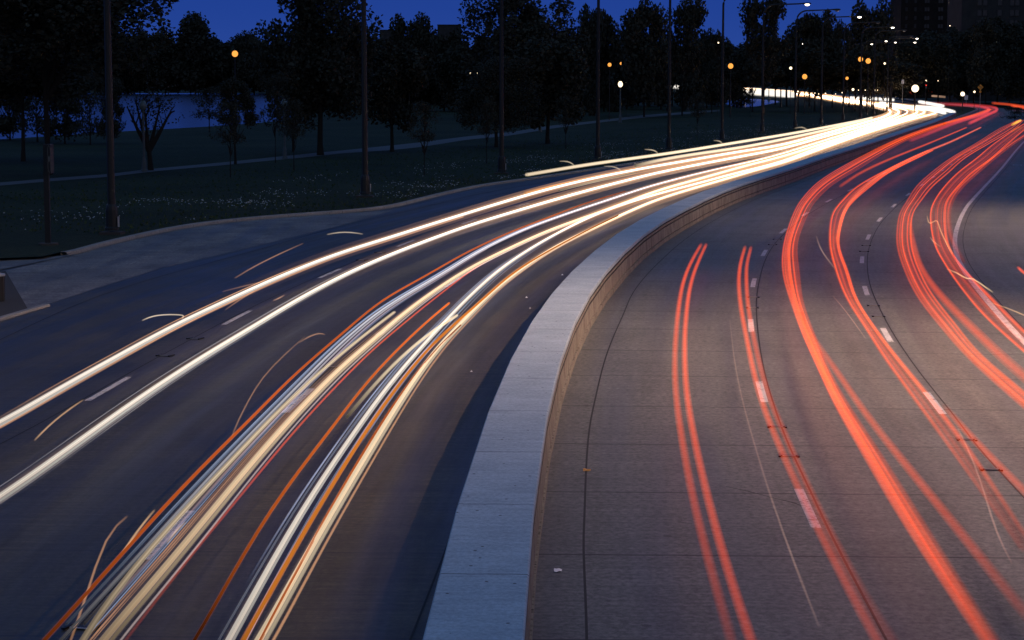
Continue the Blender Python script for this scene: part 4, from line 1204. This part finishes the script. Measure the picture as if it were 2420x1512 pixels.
def bin_():
    p = G(0, 711, 0.06)
    root = empty("litter_bin", p)
    b = MB(); n = 24; vs = []; fs = []
    for z, r in ((0, 0.30), (0.78, 0.31)):
        for k in range(n):
            rr = r + (0.012 if k % 2 else -0.012)
            g = 2 * math.pi * k / n
            vs.append((rr * math.cos(g), rr * math.sin(g), z))
    for k in range(n): fs.append((k, (k + 1) % n, n + (k + 1) % n, n + k))
    b.add(vs, fs); b.build("body", M['black_paint'], root)
    b = MB(); b.lathe((0, 0, 0.78), [(0.33, 0), (0.34, 0.03), (0.33, 0.06), (0.15, 0.1), (0.05, 0.11)], 20); b.build("lid", M['metal'], root)
    root.location.x -= 0.16
    tag(root, "dark ribbed litter bin on bare dirt cut by the left edge of the picture", "litter bin")
bin_()

# raised pavement markers in iron castings
def marker():
    root = empty("road_stud", (0, 0, 0))
    b = MB()
    b.box((-0.17, 0, 0.012), (0.045, 0.3, 0.024)); b.box((0.17, 0, 0.012), (0.045, 0.3, 0.024)); b.box((0, 0, 0.008), (0.30, 0.09, 0.016))
    b.build("casting", M['iron'], root)
    b = MB(); b.box((0, -0.06, 0.012), (0.24, 0.02, 0.012)); b.build("reflector", M['reflector'], root)
    return root
mk = marker(); first = True
for (x, y), lab in zip([(1836, 1008), (1864, 1077), (1780, 702), (1777.5, 727), (2283, 1038.5), (2341, 1109), (2063, 722), (2075, 747.5), (2046, 580), (2041, 594), (1836, 565.5), (1825, 578), (461, 800), (390, 840), (785, 866.6), (191, 1483), (898, 597), (855, 614.6)],
                       ["road stud on the first dashed line, upper of the two below the middle", "road stud on the first dashed line, nearer the bottom edge", "upper road stud of the middle pair on the first dashed line", "lower road stud of the middle pair on the first dashed line",
                        "upper road stud near the right edge on the second dashed line", "lower road stud near the right edge on the second dashed line", "upper road stud of the middle pair on the second dashed line", "lower road stud of the middle pair on the second dashed line",
                        "upper stud of the far pair on the second dashed line", "lower stud of the far pair on the second dashed line", "upper stud of the far pair beside the left red band", "lower stud of the far pair beside the left red band",
                        "road stud on the leftmost dashed line, farther of two", "road stud on the leftmost dashed line, nearer of two", "road stud between the bluish and cream trails", "road stud at the bottom left corner under the bluish trail", "far upper stud on the leftmost dashed line", "far lower stud on the leftmost dashed line"]):
    o = mk if first else copy_tree(mk); first = False
    p = G(x, y, 0.008); o.location = p
    o.rotation_euler = (0, 0, -0.12 if x > 1300 else -0.3)
    tag(o, lab, "road stud", "iron road studs along the lane lines")

# litter
for (x, y, s, m, lab) in ((1318, 1349, 0.075, M['sign_white'], "crumpled white paper scrap in the gutter right of the wall at the bottom"), (1386, 1112, 0.09, M['sign_amber'], "small reddish scrap on the gutter joint"), (1454, 683, 0.06, M['sign_white'], "tiny white scrap at the foot of the wall"),
                          (1559, 352, 0.3, M['sign_white'], "white bag lying on the grass above the trails by the fifth pole")):
    b = MB(); rnd = random.Random(int(x))
    p = G(x, y, 0.01 if x != 1559 else 0.14)
    vs = []
    for i in range(4):
        for j in range(4):
            vs.append((p.x + (i - 1.5) * s * 0.5 + rnd.uniform(-.1, .1) * s, p.y + (j - 1.5) * s * 0.6, p.z + rnd.uniform(0.0, 0.4) * s))
    b.add(vs, [(i * 4 + j, i * 4 + j + 1, (i + 1) * 4 + j + 1, (i + 1) * 4 + j) for i in range(3) for j in range(3)])
    tag(b.build("litter", m), lab, "litter", "scraps of litter")

rl = random.Random(90)
for k in range(14):
    x, y = rl.choice([(1440, 565), (1495, 560), (1410, 600), (1470, 610), (1330, 655), (1360, 640), (1290, 760), (1250, 715), (1180, 780), (1430, 575), (1500, 540), (1100, 890)])
    p = G(x + rl.uniform(-14, 14), y + rl.uniform(-14, 14), 0.012)
    if (Vector((p.x, p.y, 0)) - min(base_c, key=lambda q: (q - p).length)).length < 1.5: continue
    b = MB(); r = rl.uniform(0.02, 0.05)
    b.add([(p.x - r, p.y - r, p.z), (p.x + r, p.y - r * 0.6, p.z), (p.x + r * 0.7, p.y + r, p.z + r * 0.2), (p.x - r * 0.8, p.y + r * 0.8, p.z), (p.x, p.y, p.z + r)], [(0, 1, 4), (1, 2, 4), (2, 3, 4), (3, 0, 4)])
    tag(b.build("stone_chip", M['sign_white']), "tiny pale stone chip on the dark road left of the wall", "stone chip", "pale stone chips on the left road")

# ================================================================== BUILDINGS
def facade(name, label, x0, x1, ytop, Y, depth, mw, cols, rows, wsize, lit=(), floor_h=3.5, top_out=8.0):
    a = at(x0, 195, Y); c = at(x1, 195, Y)
    ztop = EYE + (195 - ytop) * Y / F
    wdt = c.x - a.x
    root = empty(name, ((a.x + c.x) / 2, Y, 0))
    b = MB(); b.box((0, depth / 2, ztop / 2), (wdt, depth, ztop)); w_ = b.build("wall", mw, root)
    b = MB(); b.box((0, depth / 2, ztop + 0.4), (wdt + 0.8, depth + 0.8, 0.8)); b.build("cornice", mw, root)
    k = 0
    for r in rows:
        for cx in cols:
            px = (cx - (x0 + x1) / 2) * Y / F
            pz = EYE + (195 - r) * Y / F
            m = M['lit_window'] if (cx, r) in lit else M['glass']
            b = MB(); ww, wh = wsize
            # frame of four bars round a pane set just proud of the wall
            for cc, ss in (((px, -0.06, pz + wh / 2), (ww + 0.3, 0.12, 0.15)), ((px, -0.08, pz - wh / 2 - 0.05), (ww + 0.4, 0.16, 0.18)), ((px - ww / 2 - 0.07, -0.06, pz), (0.14, 0.12, wh - 0.16)), ((px + ww / 2 + 0.07, -0.06, pz), (0.14, 0.12, wh - 0.16))):
                b.box(cc, ss)
            f = b.build("window", mw, root)
            b = MB(); b.box((px, -0.02, pz), (ww, 0.04, wh - 0.2)); b.build("pane", m, f)
    tag(root, label, "building")
    return root
facade("apartment_tower", "dark brick apartment tower with small windows at the upper right", 2125, 2262, -330, 900, 25, M['brick'], [2138, 2159, 2183, 2189, 2215, 2221, 2236, 2251], [6 - 19.5, 6, 25, 45, 64], (1.0, 1.9))
facade("apartment_block", "paler stone apartment block with tall paired windows at the right edge", 2268, 2480, -360, 760, 25, M['limestone'], [2310, 2323, 2357, 2386, 2398, 2440], [9 - 24, 9, 33, 57], (1.5, 2.3))
facade("high_rise", "distant high-rise with rows of windows glimpsed through the left tree", 212, 262, 22, 1700, 22, M['limestone'], [218, 224, 230, 236, 242, 248, 254], [28, 34, 40, 46, 52, 58, 64, 70], (1.1, 1.0), ((242, 40), (248, 64)))
facade("office_block", "small bluish block on the skyline between two trees", 1034, 1088, 62, 2100, 30, M['limestone'], [1042, 1052, 1062, 1072, 1081], [70, 78, 86], (1.6, 1.6))
facade("low_block", "faint low block on the skyline beside the big tree", 898, 936, 74, 2100, 30, M['limestone'], [906, 916, 926], [82, 90], (1.6, 1.6))

# ================================================================== TREES
def crown_mesh(seed, n, leaf, lobes, gap=0.0, droop=0.0):
    """leaf clumps through the volume of several lobes; unit crown: x, y in -1..1, z in 0..1"""
    rnd = random.Random(seed); b = MB()
    L = []
    for i in range(lobes):
        g = rnd.uniform(0, 2 * math.pi); z = rnd.uniform(0.12, 0.86)
        env = math.sqrt(max(0.05, 1 - (2 * (z - 0.45)) ** 2 * 0.8))
        r = rnd.uniform(0.15, 0.78) * env
        L.append((Vector((r * math.cos(g), r * math.sin(g), z)), rnd.uniform(0.17, 0.36)))
    L.append((Vector((0, 0, 0.5)), 0.42)); L.append((Vector((0.1, 0, 0.78)), 0.26))
    tot = sum(r * r for _, r in L)
    for c, r in L:
        m = int(n * r * r / tot)
        for k in range(m):
            d = Vector((rnd.gauss(0, 1), rnd.gauss(0, 1), rnd.gauss(0, 1))).normalized()
            rad = r * (rnd.random() ** 0.42) * rnd.uniform(0.88, 1.04)
            p = c + Vector((d.x * rad, d.y * rad, d.z * rad * 0.62))
            if gap and math.sin(p.x * 11 + seed) + math.sin(p.y * 9 + 1) + math.sin(p.z * 17 + 2) > gap: continue
            s = leaf * rnd.uniform(0.5, 1.4)
            t = Vector((rnd.gauss(0, 1), rnd.gauss(0, 1), rnd.gauss(0, 0.6))).normalized()
            q = t.cross(Vector((rnd.gauss(0, 1), rnd.gauss(0, 1), rnd.gauss(0, 1)))).normalized()
            pts = [p + t * s, p + (q * 0.6 + t * 0.3) * s, p + (q * 0.5 - t * 0.5) * s, p - t * s * 0.9, p - (q * 0.65 + t * 0.2) * s]
            for v in pts: v.z = p.z + (v.z - p.z) * 0.6
            b.add(pts, [(0, 1, 2, 3, 4)])
    return b

def trunk_mesh(seed, limbs, fork=False, spread=0.6):
    rnd = random.Random(seed); b = MB()
    if fork:
        b.tube([Vector((0, 0, 0)), Vector((-0.02, 0, 0.12)), Vector((-0.05, 0, 0.25))], [0.11, 0.085, 0.075], 8)
        tips = [(-0.75, 0.75), (0.35, 0.8), (-0.2, 0.9), (0.7, 0.7), (-0.45, 0.85)]
        for tx, tz in tips:
            s = Vector((-0.05, 0, 0.24)); e = Vector((tx, rnd.uniform(-.4, .4), tz))
            m = s.lerp(e, 0.45) + Vector((tx * 0.08, 0, 0.02))
            b.tube([s, m, e], [0.062, 0.042, 0.014], 6)
            for k in range(4):
                q = m.lerp(e, rnd.uniform(0, .8)); r_ = q + Vector((rnd.uniform(-.25, .25), rnd.uniform(-.25, .25), rnd.uniform(.05, .2)))
                b.tube([q, q.lerp(r_, .5) + Vector((0, 0, .02)), r_], [0.02, 0.013, 0.006], 4)
    else:
        b.tube([Vector((0, 0, 0)), Vector((0.01, 0, 0.08)), Vector((rnd.uniform(-.03, .03), 0, 0.3)), Vector((rnd.uniform(-.05, .05), rnd.uniform(-.05, .05), 0.62)), Vector((0, 0, 0.85))], [0.085, 0.06, 0.05, 0.03, 0.008], 8)
        for k in range(limbs):
            z = rnd.uniform(0.28, 0.7); g = rnd.uniform(0, 6.28)
            s = Vector((0, 0, z)); L_ = spread * rnd.uniform(0.5, 1.0)
            e = s + Vector((math.cos(g) * L_, math.sin(g) * L_, rnd.uniform(0.08, 0.25)))
            m = s.lerp(e, 0.5) + Vector((0, 0, -0.02))
            b.tube([s, m, e], [0.028, 0.017, 0.005], 5)
    return b

CR = []
for sd, n, lf, lb, gp in ((1, 12000, 0.042, 30, 0), (2, 11000, 0.04, 34, 1.5), (3, 9000, 0.038, 26, 0.9), (4, 10000, 0.045, 24, 0), (5, 5000, 0.034, 34, 0.5), (6, 36000, 0.021, 46, 1.2), (7, 26000, 0.026, 40, 1.7), (8, 1500, 0.035, 30, 0.3)):
    o = crown_mesh(sd, n, lf, lb, gp).build("crown", M['leaf']); CR.append(o.data); bpy.data.objects.remove(o)
TR = []
for sd, lm, fk in ((1, 9, False), (2, 12, False), (3, 0, True)):
    o = trunk_mesh(sd, lm, fk).build("trunk", M['bark']); TR.append(o.data); bpy.data.objects.remove(o)

def tree(x, Y, ytop, hw, ybot, cv, label, group=None, tv=0, name="tree", xbase=None, depth=1.0, thick=1.0, rz=None):
    k = Y / F
    q = at(x if xbase is None else xbase, 195, Y)
    zt = EYE + (195 - ytop) * k; zb = max(0.5, EYE + (195 - ybot) * k)
    r = hw * k
    root = empty(name, (q.x, Y, 0.05))
    c = bpy.data.objects.new("crown", CR[cv]); COL.objects.link(c); c.parent = root
    c.location = ((x - (x if xbase is None else xbase)) * k, 0, zb)
    c.scale = (r / 0.84, r / 0.84 * depth, (zt - zb) / 0.93)
    c.rotation_euler = (0, 0, random.uniform(0, 6.28) if rz is None else rz)
    if rz is None and depth != 1.0: c.rotation_euler = (0, 0, 0)
    t = bpy.data.objects.new("trunk", TR[tv]); COL.objects.link(t); t.parent = root
    t.scale = (r * thick, r * thick, zt * 0.92)
    t.rotation_euler = (0, 0, 0 if tv == 2 else random.uniform(0, 6.28))
    tag(root, label, "tree", group)
    return root

tree(110, 150, -190, 265, 215, 5, "huge airy tree filling the upper left corner behind the first lamp pole", tv=1, thick=0.45)
tree(50, 175, -60, 200, 250, 6, "dark tree at the left edge under the huge airy one", tv=1, thick=0.4)
tree(755, 190, -45, 145, 292, 6, "big dense dark tree with a thick trunk right of the orange lake lamp", thick=0.75)
tree(690, 200, 190, 66, 318, 4, "low leafy branches left of the thick trunk by the path", tv=1, thick=0.5)
tree(925, 200, 110, 82, 300, 0, "dark round tree with a thick trunk right of the second lamp pole", thick=0.9)
tree(1172, 214, 140, 95, 318, 5, "loose leafy tree with low boughs behind the third lamp pole", thick=0.7)
tree(1294, 226, 95, 98, 292, 0, "dark tree with a thick straight trunk between the third and fourth lamp poles", thick=0.8)
tree(1225, 380, -25, 140, 262, 6, "tallest wide tree of the middle skyline with ragged edges", thick=0.4)
tree(967, 450, 50, 55, 215, 3, "small round treetop alone against the sky right of the big tree", thick=0.5)
tree(1405, 420, 24, 56, 262, 0, "rounded dark tree behind the fourth lamp pole", thick=0.5)
tree(1522, 400, 18, 78, 255, 1, "broad dark tree between the fourth and fifth lamp poles", thick=0.4)
tree(1612, 420, 18, 66, 255, 2, "ragged tree with gaps right of the fifth lamp pole", thick=0.4)
tree(1682, 450, 82, 42, 250, 1, "lower tree stepping down left of the sixth lamp pole", thick=0.4)
tree(1805, 430, 6, 72, 207, 2, "feathery tree behind the seventh lamp pole", thick=0.4)
tree(1925, 480, 35, 66, 218, 0, "dense dark tree behind the unlit lamp head", thick=0.4)
tree(1992, 520, 68, 34, 216, 2, "thin ragged tree left of the round one beside the tower", thick=0.4)
tree(2054, 560, 22, 58, 236, 3, "rounded tree standing clear left of the brick tower", thick=0.4)
tree(352, 157, 185, 74, 322, 7, "forked tree with bare lower limbs in front of the lake", tv=2, thick=0.9)
tree(560, 169, 196, 52, 302, 2, "small tree with a stout trunk beside the orange lake lamp", thick=0.9, xbase=553)
tree(648, 172, 180, 40, 288, 4, "leafy bough hanging over the lake left of the big dense tree", tv=1, thick=0.4)
tree(493, 280, 210, 46, 286, 4, "little airy pine on the lake shore", tv=1, thick=0.5, name="pine_tree")
tree(583, 300, 232, 26, 280, 2, "tiny round tree on the lake shore right of the pine", thick=0.6)
for i, (x, Y, t, h, bt) in enumerate(((20, 240, 175, 70, 336), (85, 232, 170, 66, 334), (150, 226, 175, 62, 336), (210, 222, 180, 56, 336), (262, 228, 200, 36, 326))):
    tree(x, Y, t, h, bt, (2, 4)[i % 2], "%s airy shore tree from the left, before the blue lake" % ORD[i], "airy trees on the near lake shore", tv=1, thick=0.5)
for x, yb, lab in ((541, 419, "left of the stout small tree"), (692, 402, "under the low leafy branches"), (1001, 414, "between the second and third lamp poles"), (1149, 386, "just left of the third lamp pole"), (1337, 352, "left of the fourth lamp pole"), (1648, 321, "between the fifth and sixth lamp poles"), (1773, 276, "left of the seventh lamp pole"), (1912, 268, "between the eighth and ninth lamp poles")):
    Y = G(x, yb, 0.13).y; k = F / Y
    tree(x, Y, yb - 5.2 * k, 1.25 * k, yb - 2.2 * k, 4, "thin young tree on the lawn " + lab, "young trees on the lawn", tv=1, thick=0.5, name="young_tree")
rnd = random.Random(11)
x = 860
while x < 2120:
    t = 105 + rnd.uniform(-22, 22) + (25 if x > 1960 else 0)
    tree(x, rnd.uniform(470, 640), t, rnd.uniform(56, 78), (202 if 1540 < x < 1625 else 208 if 1725 < x < 1890 else 214 if x >= 1890 else 264 if x < 1480 else 248) + (rnd.uniform(-6, 10) if x < 1540 else rnd.uniform(-1, 1)), rnd.choice((0, 1, 3)), "dark leafy tree in the line behind the park lawn", "trees in the dark line behind the lawn", thick=0.4)
    x += 27
x = 2105
while x < 2520:
    t = 95 + rnd.uniform(-30, 22) - (20 if x > 2250 else 0)
    tree(x, rnd.uniform(640, 730), t, rnd.uniform(54, 76), 224 + rnd.uniform(-4, 6), rnd.choice((0, 1, 3)), "dark leafy tree below the apartment buildings", "trees below the apartment buildings", thick=0.4)
    x += 28
x = -30
while x < 905:
    t = (82 if x < 380 else 110) + rnd.uniform(-14, 14)
    tree(x, rnd.uniform(1260, 1330), t, rnd.uniform(58, 78), 223 + rnd.uniform(-2, 3), rnd.choice((0, 1, 3)), "dark tree on the far shore of the lake", "trees on the far lake shore", thick=0.3)
    x += 30
tree(462, 1255, 50, 86, 216, 3, "large rounded tree on the far shore left of the orange lake lamp", thick=0.3)
tree(585, 1240, 84, 48, 212, 1, "lower tree on the far shore behind the orange lake lamp", thick=0.3)
# shrub at the right edge
tree(2400, 345, 254, 34, 292, 4, "leafy shrub at the right edge above the red trails", tv=1, thick=0.5, name="shrub")
